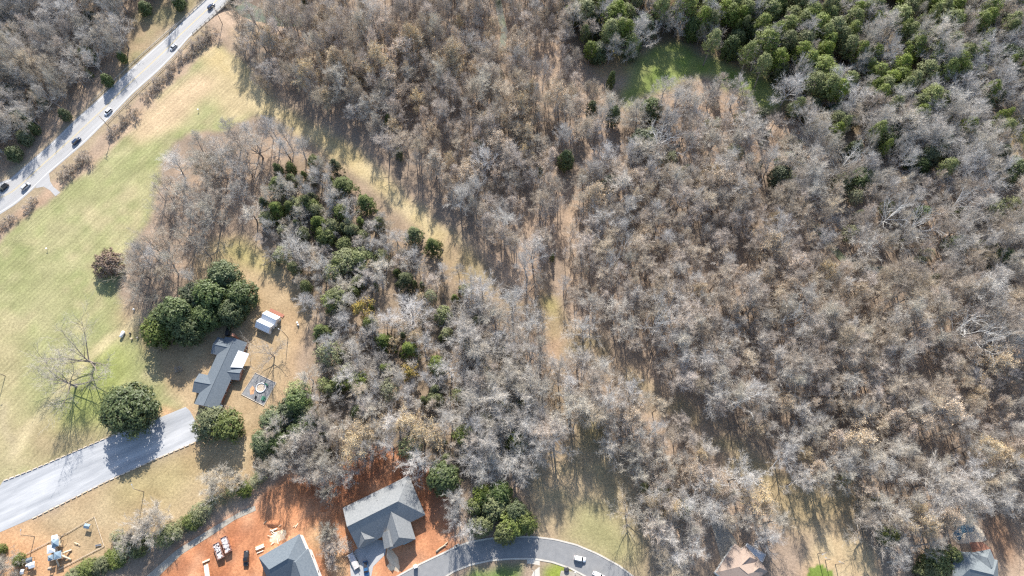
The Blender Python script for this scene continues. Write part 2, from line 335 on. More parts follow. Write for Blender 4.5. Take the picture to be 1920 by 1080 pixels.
for zi, zn in enumerate(ZN):
    q = quad[fz == zi].reshape(-1, 4)
    if not len(q): continue
    u, inv = np.unique(q, return_inverse=True); inv = inv.reshape(-1, 4)
    me = bpy.data.meshes.new(zn); me.vertices.add(len(u)); me.vertices.foreach_set("co", V[u].astype(np.float32).ravel())
    me.loops.add(inv.size); me.loops.foreach_set("vertex_index", inv.astype(np.int32).ravel())
    me.polygons.add(len(inv)); me.polygons.foreach_set("loop_start", np.arange(0, inv.size, 4, dtype=np.int32)); 
    me.polygons.foreach_set("use_smooth", np.ones(len(inv), bool))
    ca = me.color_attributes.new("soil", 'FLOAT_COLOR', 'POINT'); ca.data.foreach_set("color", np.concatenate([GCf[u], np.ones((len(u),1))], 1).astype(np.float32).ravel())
    fa = me.attributes.new("mown", 'FLOAT', 'POINT'); fa.data.foreach_set("value", STf[u].astype(np.float32))
    me.materials.append(gm); me.update(); me.validate()
    o = bpy.data.objects.new(zn, me); col.objects.link(o); tag(o, kind='structure')

# ------------------------------------------------------------------ roads, drive, lane
M['asphalt_old'] = mat('asphalt_old', (.27,.268,.27), .75, .3, c2=(.36,.355,.35), scale=.5, detail=8, stretch=(rd, .08))
M['asphalt'] = mat('asphalt', (.165,.168,.172), .8, .3, c2=(.215,.215,.215), scale=.5, detail=8)
dv0, dv1 = W(60,930), W(340,800)
M['gravel'] = mat('gravel', (.21,.22,.235), .85, .25, c2=(.42,.422,.425), scale=.30, detail=8, stretch=(math.atan2(dv1.y-dv0.y, dv1.x-dv0.x), .12))
M['concrete'] = mat('concrete', (.38,.35,.30), .85, .2, c2=(.48,.45,.40), scale=.5)
M['paint_white'] = mat('paint_white', (.62,.62,.60), .6, .3, c2=(.74,.74,.72), scale=1.5)
M['paint_yellow'] = mat('paint_yellow', (.50,.36,.10), .6, .3, c2=(.56,.45,.2), scale=1.5)
M['galv'] = mat('galvanised', (.42,.43,.44), .45, .5, .6, c2=(.5,.5,.5), scale=3)
M['wood'] = mat('weathered_wood', (.22,.17,.13), .85, .15, c2=(.33,.27,.21), scale=1.5)
M['timber'] = mat('timber', (.44,.36,.27), .85, .15, c2=(.55,.47,.37), scale=1.2, rnd=.15)
M['lumber'] = mat('lumber', (.66,.54,.36), .8, .2, c2=(.76,.66,.50), scale=2, rnd=.08)
M['white'] = mat('white_siding', (.74,.73,.70), .6, .3, c2=(.80,.79,.77), scale=1)
M['white_metal'] = mat('white_metal_roof', (.58,.59,.60), .45, .3, c2=(.66,.67,.68), scale=.6)
M['brick'] = mat('brick', (.26,.12,.08), .85, .15, c2=(.36,.19,.13), scale=3)
M['wrap'] = mat('house_wrap', (.10,.30,.45), .5, .3, c2=(.15,.38,.52), scale=1)
M['shingle'] = mat('shingle_slate', (.095,.115,.135), .9, .15, c2=(.14,.16,.178), scale=1.6, detail=8)
M['shingle_l'] = mat('shingle_grey', (.15,.16,.167), .9, .15, c2=(.225,.23,.23), scale=1.6, detail=8)
M['shingle_m'] = mat('shingle_blue_grey', (.13,.15,.16), .9, .15, c2=(.18,.20,.21), scale=1.6, detail=8)
M['shingle_t'] = mat('shingle_tan', (.27,.205,.165), .9, .15, c2=(.33,.26,.215), scale=1.6, detail=8)
M['glass'] = mat('glass', (.02,.025,.03), .08, .8)
M['tyre'] = mat('tyre', (.015,.015,.015), .8, .2)
M['lamp'] = mat('lamp_lens', (.8,.8,.78), .2, .6)
M['tail'] = mat('tail_lens', (.35,.02,.02), .3, .5)
M['water'] = mat('creek_water', (.085,.10,.06), .08, .6, c2=(.12,.13,.08), scale=.2)
M['pool'] = mat('pool_water', (.03,.09,.13), .05, .6, c2=(.04,.11,.155), scale=.3)
M['tan_wall'] = mat('tan_wall', (.45,.38,.30), .8, .2, c2=(.52,.45,.37), scale=1)
M['dark'] = mat('dark_metal', (.03,.03,.035), .5, .4)
M['blue_plastic'] = mat('blue_plastic', (.13,.19,.24), .5, .3, c2=(.2,.26,.31), scale=2)
M['tan_plastic'] = mat('tan_plastic', (.55,.42,.28), .5, .4, c2=(.62,.5,.36), scale=2)
M['green_plastic'] = mat('green_plastic', (.03,.14,.085), .5, .3)
M['mulch'] = mat('play_gravel', (.15,.15,.15), .95, .1, c2=(.24,.24,.24), scale=.9, detail=8)
M['orange_soil'] = mat('orange_soil', (.48,.24,.12), .95, .05, c2=(.56,.34,.2), scale=1.2)
M['paver'] = mat('tan_paver', (.48,.39,.29), .85, .2, c2=(.56,.47,.37), scale=1)
M['track'] = mat('track_gravel', (.23,.205,.17), .95, .1, c2=(.36,.33,.28), scale=.9, detail=9)
M['rust'] = mat('rusty_steel', (.28,.15,.12), .7, .3, .3, c2=(.38,.22,.18), scale=2)
M['debris'] = mat('debris', (.30,.27,.27), .9, .1, c2=(.62,.58,.56), scale=2.2, detail=3)
M['copper'] = mat('red_board', (.30,.13,.09), .85, .1, c2=(.38,.18,.13), scale=2)

def resample(pl, n):
    p = np.array(pl, float); s = np.r_[0, np.cumsum(np.hypot(*np.diff(p, axis=0).T))]; t = np.linspace(0, s[-1], n)
    return np.stack([np.interp(t, s, p[:,0]), np.interp(t, s, p[:,1])], 1)
def ribbon(name, A, B, z, m, thick=0, kind='structure', parent=None):
    n_ = len(A); mb = MB(); v = [(*a, z) for a in A]+[(*b, z) for b in B]
    mb.add(v, [(i, n_+i, n_+i+1, i+1) for i in range(n_-1)])
    if thick:
        mb.add([(a[0],a[1],z-thick) for a in A]+[(b[0],b[1],z-thick) for b in B], [(i, i+1, n_+i+1, n_+i) for i in range(n_-1)])
        N2 = 2*n_; f = []
        for i in range(n_-1): f += [(i,i+1,N2+i+1,N2+i), (n_+i+1,n_+i,N2+n_+i,N2+n_+i+1)]
        f += [(0,N2,N2+n_,n_), (n_-1,2*n_-1,N2+2*n_-1,N2+n_-1)]; mb.f += f; mb.mi += [0]*len(f)
    o = mb.build(name, m, parent)
    # make faces point up
    if o.data.polygons[0].normal.z < 0: o.data.flip_normals()
    if kind and not parent: tag(o, kind=kind)
    return o
def sheet(name, pts, z, m, kind='structure', parent=None):
    w = ccw([tuple(q) for q in (WA(pts) if not parent else pts)]); mb = MB().add([(a,b,z) for a,b in w], [tuple(range(len(w)))])
    o = mb.build(name, m, parent)
    if kind: tag(o, kind=kind)
    return o
def off(pl, d):
    p = np.array(pl); t = np.gradient(p, axis=0); t /= np.hypot(t[:,0], t[:,1])[:,None]+1e-9
    return p + np.stack([-t[:,1], t[:,0]], 1)*d
RL = resample(WA(ROAD_L), 70); RR = resample(WA(ROAD_R), 70)
ribbon('highway', RL, RR, .04, M['asphalt_old'])
def lane_line(name, t, w, m, dash=None):
    C = RL*(1-t)+RR*t; C = resample(C, 400); mb = MB(); A = off(C, w/2); B = off(C, -w/2)
    for i in range(399):
        if dash and (i % dash) >= dash*.3: continue
        b = len(mb.v); mb.add([(*A[i],.048),(*B[i],.048),(*B[i+1],.048),(*A[i+1],.048)], [(0,1,2,3)])
    tag(mb.build(name, m), kind='structure')
lane_line('edge_line', .07, .18, M['paint_white']); lane_line('edge_line', .93, .18, M['paint_white'])
lane_line('centre_line', .478, .16, M['paint_yellow']); lane_line('centre_line', .512, .16, M['paint_yellow'])
sheet('side_road', [(84,330),(92,325),(94,340),(100,350),(113,361),(104,368),(94,357),(82,350),(66,353),(72,343)], .036, M['asphalt_old'])
# bridge
bl = np.array([W(318,64)[:2], W(425,-40)[:2]]); br = np.array([W(364,62)[:2], W(470,-40)[:2]])
root = empty('bridge', (*W(372,28)[:2], -4.5), 0, 'concrete road bridge over the creek in the top left', 'bridge')
ox, oy, oz = root.location
def rel(p, z): return (p[0]-ox, p[1]-oy, z-oz)
BA = resample(WA([(318,62),(350,32),(385,0),(425,-40)]), 12); BB = resample(WA([(362,64),(375,52),(402,27),(425,4),(470,-40)]), 12)
mb = MB()
nb = 12; top = [rel(a,-.02) for a in off(BA,-.35)]+[rel(b,-.02) for b in off(BB,.35)]; bot = [(x,y,z-.9) for x,y,z in top]
if np.hypot(*(off(BA,.35)[5]-BB[5])) > np.hypot(*(BA[5]-BB[5])): top = [rel(a,-.02) for a in off(BA,.35)]+[rel(b,-.02) for b in off(BB,-.35)]; bot = [(x,y,z-.9) for x,y,z in top]
mb.add(top+bot, [(i,nb+i,nb+i+1,i+1) for i in range(nb-1)]+[(24+i,24+i+1,24+nb+i+1,24+nb+i) for i in range(nb-1)]+[(i,i+1,24+i+1,24+i) for i in range(nb-1)]+[(nb+i+1,nb+i,24+nb+i,24+nb+i+1) for i in range(nb-1)])
mb.build('deck', M['concrete'], root)
for side in (BA, BB):
    pp = resample(side, 16)
    rl = MB().tube([rel(q,1.0) for q in pp], .16, 4).tube([rel(q,.55) for q in pp], .12, 4); rl.build('railing', M['concrete'], root)
    for q in pp[::1]: MB().box(rel(q,.5), (.3,.3,1.0)).build('railing_post', M['concrete'], root)
for t in (.35,.75):
    a = BA[int(t*11)]; b = BB[int(t*11)]
    for s in (.15,.5,.85):
        q = a*(1-s)+b*s; MB().tube([rel(q,-5.4), rel(q,-.9)], .45, 8).build('pier', M['concrete'], root)
cw = resample(CREEK, 24); ribbon('creek', off(cw,5), off(cw,-5), -3.4, M['water'])
for st_ in (STREAM1, STREAM2):
    sp_ = resample(WA(st_), 20); ribbon('stream', off(sp_,1.8), off(sp_,-1.8), -.62, M['water'])
def guardrail(pts, label):
    p = resample(WA(pts), int(np.hypot(*(WA(pts)[-1]-WA(pts)[0]))/3.8)); r = empty('guardrail', (*p[0],0), 0, label, 'guardrail', 'guardrails along the highway')
    q = [(a-p[0][0], b-p[0][1]) for a,b in p]
    mb = MB()
    for (a,b),(c,d) in zip(q[:-1], q[1:]):
        ang = math.atan2(d-b, c-a); mb.box(((a+c)/2,(b+d)/2,.62), (math.hypot(c-a,d-b),.09,.32), ang)
    mb.build('rail', M['galv'], r)
    for a,b in q: MB().box((a,b,.36), (.14,.18,.72)).build('post', M['galv'], r)
guardrail([(175,190),(222,144),(268,102),(308,67),(332,45)], 'steel guardrail along the wooded side of the highway')
guardrail([(203,231),(253,180),(298,139),(328,109),(358,75)], 'steel guardrail along the meadow side of the highway')
# long drive with timber border
sheet('drive', DRIVE, .03, M['gravel'])
def border(pts, name_label, n):
    p = resample(WA(pts), n); r = empty('drive_border', (*p[0],0), 0, name_label, 'edging', 'timber edging of the drive')
    me = None
    for i in range(n-1):
        a, b = p[i], p[i+1]; L = np.hypot(*(b-a)); ang = math.atan2(b[1]-a[1], b[0]-a[0]) + random.gauss(0,.03)
        if me is None: me = MB().box((0,0,.16), (L*.74,.42,.32)).mesh('timber', M['timber'])
        o = bpy.data.objects.new('timber', me); col.objects.link(o); o.parent = r; m_ = (a+b)/2-p[0]; o.location = (m_[0],m_[1],0); o.rotation_euler = (0,0,ang)
border([(60,973),(200,903),(320,849),(376,825)], 'row of log edging along the lower side of the drive', 32)
border([(6,902),(60,881),(200,821),(290,786)], 'row of log edging along the meadow side of the drive', 28)
sheet('track', [(255,1110),(275,1080),(330,1032),(400,988),(455,957),(478,948),(480,957),(440,975),(395,1005),(340,1040),(300,1078),(282,1110)], .06, M['track'])
# curved lane, kerbs, house driveways
LN = resample(WA(LANE_N), 60); LS = resample(WA(LANE_S), 60)
ribbon('lane', LN, LS, .03, M['asphalt'])
for src, nm in ((LN,'kerb'), (LS,'kerb')):
    d = 1 if np.hypot(*(off(src,.5)[30]-LN[30]+off(src,.5)[30]-LS[30])) > np.hypot(*(off(src,-.5)[30]-LN[30]+off(src,-.5)[30]-LS[30])) else -1
    ribbon(nm, off(src, .0), off(src, .62*d), .15, M['concrete'], .2)
sheet('house_driveway', [(655,1045),(668,1030),(700,1010),(726,1015),(722,1040),(700,1062),(690,1110),(660,1110)], .05, M['asphalt_old'])
sheet('house_driveway', [(988,1049),(1012,1049),(1012,1110),(990,1110)], .034, M['concrete'])
sheet('house_driveway', [(1332,975),(1350,975),(1378,1010),(1388,1035),(1368,1062),(1352,1050)], .04, M['track'])
sheet('house_driveway', [(1045,1100),(1052,1070),(1080,1072),(1100,1088),(1100,1110)], .034, M['track'])

# ------------------------------------------------------------------ houses
def part(root, name, mb, m, smooth=False):
    o = mb.build(name, m, root, smooth); return o
def wing(root, p0, p1, width, ze, zr, rm, wm, oh=.45, hip0=0., hip1=0., z0=-.2, north=None, fascia=None):
    """gabled or hipped wing; p0,p1: pixel ends of its axis at eave height"""
    a = W(*p0, ze); b = W(*p1, ze); L = (b-a).xy.length; ang = math.atan2(b.y-a.y, b.x-a.x); c = (a+b)/2
    x = L/2+oh; y = width/2+oh; t = .16; lx, ly = root.location.x, root.location.y
    def T(p): return (c.x-lx+p[0]*math.cos(ang)-p[1]*math.sin(ang), c.y-ly+p[0]*math.sin(ang)+p[1]*math.cos(ang), p[2])
    v = [(-x,-y,ze),(x,-y,ze),(x,y,ze),(-x,y,ze),(-x+hip0,0,zr),(x-hip1,0,zr),(-x,-y,ze-t),(x,-y,ze-t),(x,y,ze-t),(-x,y,ze-t)]
    mb = MB(); mb.v = [T(p) for p in v]
    mb.f = [(0,1,5,4),(2,3,4,5),(1,2,5),(3,0,4),(0,6,7,1),(1,7,8,2),(2,8,9,3),(3,9,6,0),(6,9,8,7)]
    mb.mi = [0,0,1 if not hip1 else 0,1 if not hip0 else 0,2,2,2,2,2]
    if north is not None:   # slope with its own cover
        mb.mi[north] = 3
    o = mb.build('roof', [rm, wm, fascia or M['white'], M['white_metal']], root)
    # ridge cap
    if zr > ze+.6: MB().tube([T((-x+hip0+.05,0,zr+.01)), T((x-hip1-.05,0,zr+.01))], .11, 5).build('ridge_cap', rm, o)
    wl_ = MB(); wl_.box((0,0,(ze-.2+z0)/2+.02), (L, width, ze-.2-z0)); wl_.v = [T(p) for p in wl_.v]
    w_ = wl_.build('wall', wm, root)
    for s in (-1, 1):
        k = max(1, int(L/4.5))
        for i in range(k):
            xx = -L/2 + (i+.5)*L/k
            f = MB(); f.box((xx, s*(width/2+.03), ze*.55), (1.3,.08,1.5)); f.v = [T(p) for p in f.v]; wo = f.build('window', M['white'], w_)
            g = MB(); g.box((xx, s*(width/2+.075), ze*.55), (1.06,.03,1.26)); g.v = [T(p) for p in g.v]; g.build('pane', M['glass'], w_)
    return T
def zf(x0, y0, k): return lambda x, y: (x0+x*k, y0+y*k)
# ranch house
zA = zf(350, 560, .213)
h = empty('ranch_house', W(414,700), 0, 'long low ranch house with slate grey gabled roof beside the drive', 'house')
T = wing(h, zA(172,945), zA(432,370), 9.4, 2.9, 5.1, M['shingle'], M['brick'])
wing(h, zA(375,440), zA(252,412), 6.6, 2.9, 4.5, M['shingle'], M['brick'])
wing(h, zA(225,765), zA(88,740), 7.2, 2.9, 4.6, M['shingle'], M['brick'])
wing(h, zA(350,650), zA(468,662), 4.6, 2.75, 3.9, M['shingle'], M['brick'])
cv = [W(*zA(455,455),4.1)-h.location, W(*zA(550,485),3.2)-h.location, W(*zA(492,608),3.2)-h.location, W(*zA(385,603),4.1)-h.location]
MB().add([tuple(q) for q in cv]+[(q.x,q.y,q.z-.14) for q in cv], [(3,2,1,0),(4,5,6,7),(0,1,5,4),(1,2,6,5),(2,3,7,6),(3,0,4,7)]).build('patio_cover', M['white_metal'], h)
for q in cv[1:3]: MB().box((q.x*.98,q.y*.99,1.5),(.15,.15,3.0)).build('porch_post', M['white'], h)
a = W(*zA(285,965)); b = h.location; c = (a.x-b.x, a.y-b.y)
part(h, 'porch_roof', MB().box((c[0],c[1],2.5), (4.4,2.8,.15), -.35), M['shingle'])
for s in (-1,1):
    MB().box((c[0]+s*1.8,c[1]-1.0-s*.6,1.2), (.14,.14,2.4)).build('porch_post', M['white'], h)
q = W(*zA(440,322)); part(h, 'chimney', MB().box((q.x-b.x+1,q.y-b.y-2,3.2), (1.0,1.0,6.0), -.4).box((q.x-b.x+1,q.y-b.y-2,6.25), (1.2,1.2,.16), -.4), M['brick'])
q = W(*zA(380,988)); g = empty('pergola', q, R(-18), 'small brown timber pergola at the end of the ranch house', 'pergola')
for sx in (-1,1):
    for sy in (-1,1): MB().box((sx*1.8,sy*1.2,1.1), (.16,.16,2.2)).build('post', M['wood'], g)
for sy in (-1,1): MB().box((0,sy*1.2,2.27), (4.2,.18,.14)).build('beam', M['wood'], g)
for i in range(5): MB().box((-1.8+i*.9,0,2.41), (.14,3.0,.14)).build('rafter', M['wood'], g)
# new house with concrete-grey hip roof
zB = zf(620, 870, .1945)
h = empty('new_house', W(718,960), 0, 'large new house with light grey hipped roof on the red clay lot', 'house')
wing(h, zB(200,612), zB(822,302), 15.6, 4.0, 9.8, M['shingle_l'], M['tan_wall'], hip1=7.0, fascia=M['shingle_l'])
wing(h, zB(600,470), zB(690,765), 9.6, 4.0, 8.3, M['shingle_l'], M['tan_wall'], hip1=2.4, fascia=M['shingle_l'])
wing(h, zB(560,660), zB(582,790), 4.4, 4.02, 6.4, M['shingle_l'], M['tan_wall'], fascia=M['shingle_l'])
wing(h, zB(300,640), zB(352,752), 6.6, 4.0, 7.2, M['shingle_l'], M['tan_wall'], hip1=1.2, fascia=M['shingle_l'])
for x_, y_, an in ((738,757,.42),(338,770,.42)):
    q = W(*zB(x_,y_), 2.2); MB().box((q.x-h.location.x, q.y-h.location.y, 2.2), (3.2,.12,2.6), an).build('house_wrap', M['wrap'], h)
def roof_bits(h, zz, pts, z_):
    for i_, (x_, y_) in enumerate(pts):
        q = W(*zz(x_, y_), z_); c_ = (q.x-h.location.x, q.y-h.location.y)
        if i_ % 2: MB().tube([(*c_,z_-1.2),(*c_,z_+.5)], .11, 6).build('vent_pipe', M['white'], h)
        else: MB().box((*c_, z_), (.6,.6,.5)).build('roof_vent', M['dark'], h)
roof_bits(h, zB, [(300,480),(420,420),(560,330),(640,280),(450,360)], 6.6)
# new house at the bottom edge
zC = zf(370, 930, .1389)
h = empty('new_house', W(545,1045), 0, 'new house with dark slate roof and white wrapped wall at the bottom edge', 'house')
wing(h, zC(925,1055), zC(1470,735), 13.2, 5.4, 10.0, M['shingle'], M['white'], oh=.12, hip0=3.0, hip1=6.0, fascia=M['shingle'])
wing(h, zC(1330,800), zC(1480,1200), 9.6, 5.42, 9.6, M['shingle'], M['white'], oh=.12, hip0=3.0, fascia=M['shingle'])
wing(h, zC(1100,985), zC(1065,1110), 5.0, 5.4, 8.2, M['shingle_l'], M['white'], hip0=.5, hip1=1.5, fascia=M['shingle_l'])
for x_,y_ in ((1035,860),(1000,905)):
    q = W(*zC(x_,y_), 7.2); MB().tube([(q.x-h.location.x,q.y-h.location.y,6.2),(q.x-h.location.x,q.y-h.location.y,7.9)], .14, 6).build('vent_pipe', M['white'], h)
# tan roofed house
zD = zf(1320, 990, .0833)
h = empty('tan_roofed_house', W(1392,1060), 0, 'house with pinkish tan roof and grey deck at the bottom edge', 'house')
wing(h, zD(500,690), zD(1170,1230), 12.4, 5.0, 8.0, M['shingle_t'], M['white'], hip0=5.0, hip1=5.0)
wing(h, zD(800,840), zD(1065,580), 6.2, 5.02, 7.4, M['shingle_t'], M['white'], hip1=2.4)
wing(h, zD(980,1060), zD(1290,820), 5.4, 4.6, 7.0, M['shingle_t'], M['white'], hip1=2.4)
dk = empty('deck', W(*zD(1150,560)), 0, 'grey board deck with pale railing behind the tan roofed house', 'deck')
dp = [(960,352),(1370,605),(1300,765),(1195,690),(960,475),(870,490)]; dw = ccw([((W(*zD(*q),3)-dk.location).x, (W(*zD(*q),3)-dk.location).y) for q in dp])
d0 = np.array(dw); lo_, hi_ = d0.min(0), d0.max(0)
MB().prism(dw, 2.8, 2.95).build('deck_floor', M['galv'], dk)
for i in range(len(dw)):
    if i in (): continue
    a, c = dw[i], dw[(i+1) % len(dw)]
    MB().tube([(a[0],a[1],3.95),(c[0],c[1],3.95)], .07, 4).build('railing', M['white'], dk)
    MB().box((a[0],a[1],1.97), (.16,.16,3.95)).build('post', M['white'], dk)
# grey house with pool
zE = zf(1500, 960, .2188)
h = empty('grey_house', W(1825,1060), 0, 'house with blue-grey hipped roof beside the pool', 'house')
wing(h, zE(1320,470), zE(1690,560), 11.5, 5.6, 9.2, M['shingle_m'], M['tan_wall'], hip0=4, hip1=4, fascia=M['white'])
wing(h, zE(1410,480), zE(1375,355), 7.0, 5.6, 8.4, M['shingle_m'], M['tan_wall'], hip1=2.5)
wing(h, zE(1600,470), zE(1548,345), 7.2, 5.6, 8.2, M['shingle_m'], M['tan_wall'], hip1=2.5)
sheet('brick_patio', [zE(*q) for q in [(1450,260),(1560,255),(1640,320),(1670,400),(1600,410),(1480,340)]], .06, M['brick'])
sheet('pool_paving', [zE(*q) for q in [(1290,200),(1360,100),(1450,85),(1510,110),(1570,170),(1600,240),(1520,270),(1450,270),(1350,270)]], .05, M['paver'])
PP = [zE(*q) for q in [(1308,190),(1335,150),(1370,112),(1440,102),(1485,115),(1497,140),(1485,178),(1450,182),(1410,185),(1395,205),(1380,240),(1362,250),(1335,225)]]
pool = empty('swimming_pool', W(1810,1000), 0, 'free-form swimming pool with dark blue water by the grey house', 'pool')
pw_ = ccw([((W(*q)-pool.location).x, (W(*q)-pool.location).y) for q in PP])
sm = []
for i in range(len(pw_)):
    p0_, p1_, p2_, p3_ = [np.array(pw_[(i+k-1) % len(pw_)]) for k in range(4)]
    for t_ in (0, .33, .66): sm.append(tuple(.5*((2*p1_)+(-p0_+p2_)*t_+(2*p0_-5*p1_+4*p2_-p3_)*t_*t_+(-p0_+3*p1_-3*p2_+p3_)*t_**3)))
MB().add([(a,b_,.09) for a,b_ in sm], [tuple(range(len(sm)))]).build('water', M['pool'], pool)
MB().tube([(a,b_,.10) for a,b_ in sm+sm[:1]], .28, 5, False).build('coping', M['paver'], pool)
# sheds
def shed(p, rz, L, Wd, label):
    r = empty('shed', W(*p), rz, label, 'shed', 'white sheds by the ranch house')
    MB().box((0,0,1.25), (L,Wd,2.5)).build('wall', M['white'], r)
    x, y = L/2+.25, Wd/2+.25
    m_ = MB().add([(-x,-y,2.5),(x,-y,2.5),(x,y,2.5),(-x,y,2.5),(-x,0,4.3),(x,0,4.3),(-x,-y,2.4),(x,-y,2.4),(x,y,2.4),(-x,y,2.4)],[(0,1,5,4),(2,3,4,5),(1,2,5),(3,0,4),(0,6,7,1),(1,7,8,2),(2,8,9,3),(3,9,6,0),(6,9,8,7)])
    ro_ = m_.build('roof', M['white_metal'], r)
    for i in range(6): MB().box((-x+.3+i*(2*x-.6)/5, 0, 4.32), (.1,.3,.05)).build('rib', M['white_metal'], ro_)
    d_ = MB().box((L/2+.03,0,1.05), (.06,1.5,2.0)).build('door', M['galv'], r); MB().box((L/2+.08,.5,1.05),(.05,.06,.2)).build('handle', M['dark'], d_)
shed(zA(755,190), R(-25), 6.6, 4.1, 'white metal roofed shed further from the ranch house')
shed(zA(702,255), R(-25), 6.6, 4.1, 'white metal roofed shed nearer the ranch house')
r = empty('ramp', W(*zA(795,128)), R(-26), 'reddish board ramp behind the white sheds', 'ramp')
for i in range(5): MB().box((0,-.6+i*.3,.35), (7.2,.26,.08)).build('board', M['copper'], r)
for i in (-1,1): MB().box((i*3.2,0,.15), (.15,1.4,.3)).build('joist', M['wood'], r)
# play patio beside the ranch house
pc = [zA(605,655), zA(790,742), zA(680,945), zA(482,845)]
sheet('play_patio', pc, .05, M['mulch']); sheet('bare_soil_patch', [zA(*q) for q in [(555,800),(580,765),(600,790),(590,840),(560,845)]], .058, M['orange_soil'])
r = empty('patio_edging', W(*pc[0]), 0, 'pale timber edging round the dark play patio', 'edging')
for i in range(4):
    a = W(*pc[i])-r.location; c = W(*pc[(i+1)%4])-r.location; MB().tube([(a.x,a.y,.12),(c.x,c.y,.12)], .16, 4).build('timber', M['timber'], r)
def play_ring(p):
    r = empty('paddling_pool', W(*p), 0, 'round white paddling pool on the dark play patio', 'paddling pool')
    k = 20; MB().tube([(2.0*math.cos(6.2832*i/k), 2.0*math.sin(6.2832*i/k), .25) for i in range(k+1)], .22, 6, False).build('rim', M['white'], r)
    MB().prism([(1.9*math.cos(6.2832*i/k), 1.9*math.sin(6.2832*i/k)) for i in range(k)], .06, .12).build('floor', M['paver'], r)
play_ring(zA(655,785))
def seat_set(p, rz, m, label, nm='picnic_table'):
    r = empty(nm, W(*p), rz, label, 'table')
    MB().box((0,0,.72),(1.7,.8,.06)).build('table_top', m, r)
    for s in (-1,1): MB().box((0,s*.75,.43),(1.7,.28,.05)).build('bench', m, r); MB().box((s*.6,0,.36),(.08,1.5,.08)).build('brace', m, r); MB().box((s*.6,0,.35),(.08,.5,.70)).build('leg', m, r)
seat_set(zA(678,880), R(70), M['green_plastic'], 'small green picnic table on the play patio')
r = empty('garden_bench', W(*zA(612,872)), R(80), 'small dark bench on the play patio', 'bench')
MB().box((0,0,.45),(1.4,.4,.06)).build('seat', M['dark'], r); MB().box((0,.2,.75),(1.4,.05,.5)).build('backrest', M['dark'], r)
for s in (-1,1): MB().box((s*.6,0,.21),(.07,.35,.42)).build('leg', M['dark'], r)
r = empty('garden_slide', W(*zA(705,757)), R(-35), 'small green slide beside the white paddling pool', 'slide')
MB().box((0,0,.6),(1.8,.5,.08)).build('chute', M['green_plastic'], r); MB().box((-.9,0,.5),(.1,.5,1.2)).build('ladder', M['dark'], r); MB().box((.8,0,.3),(.1,.4,.6)).build('leg', M['dark'], r)
r = empty('storage_tank', W(231,628), R(75), 'white oblong tank on the bare soil beside the trail', 'tank')
MB().tube([(-1.5,0,.85),(-1.3,0,.85),(1.3,0,.85),(1.5,0,.85)], [.35,.7,.7,.35], 12).build('shell', M['white'], r, True)
for s in (-1,1): MB().box((s*.9,0,.2),(.25,1.0,.4)).build('foot', M['concrete'], r)
for i,(x_,y_) in enumerate([(245,626),(259,634),(248,636),(252,581),(560,610),(558,606)]):
    r = empty('bin', W(x_,y_), i, ['small dark bin by the white tank','small tan bin near the evergreen stand','tan tub between the bins by the trail','white tub on the trail below the bare grove','white drum under the trees right of the sheds','second white drum behind the one under the trees'][i], 'bin')
    m_ = [M['dark'],M['timber'],M['tan_plastic'],M['white'],M['white'],M['white']][i]
    MB().tube([(0,0,0),(0,0,.9)], [.32,.4], 10).build('body', m_, r); MB().tube([(0,0,.9),(0,0,.98)], [.43,.3], 10).build('lid', m_, r)

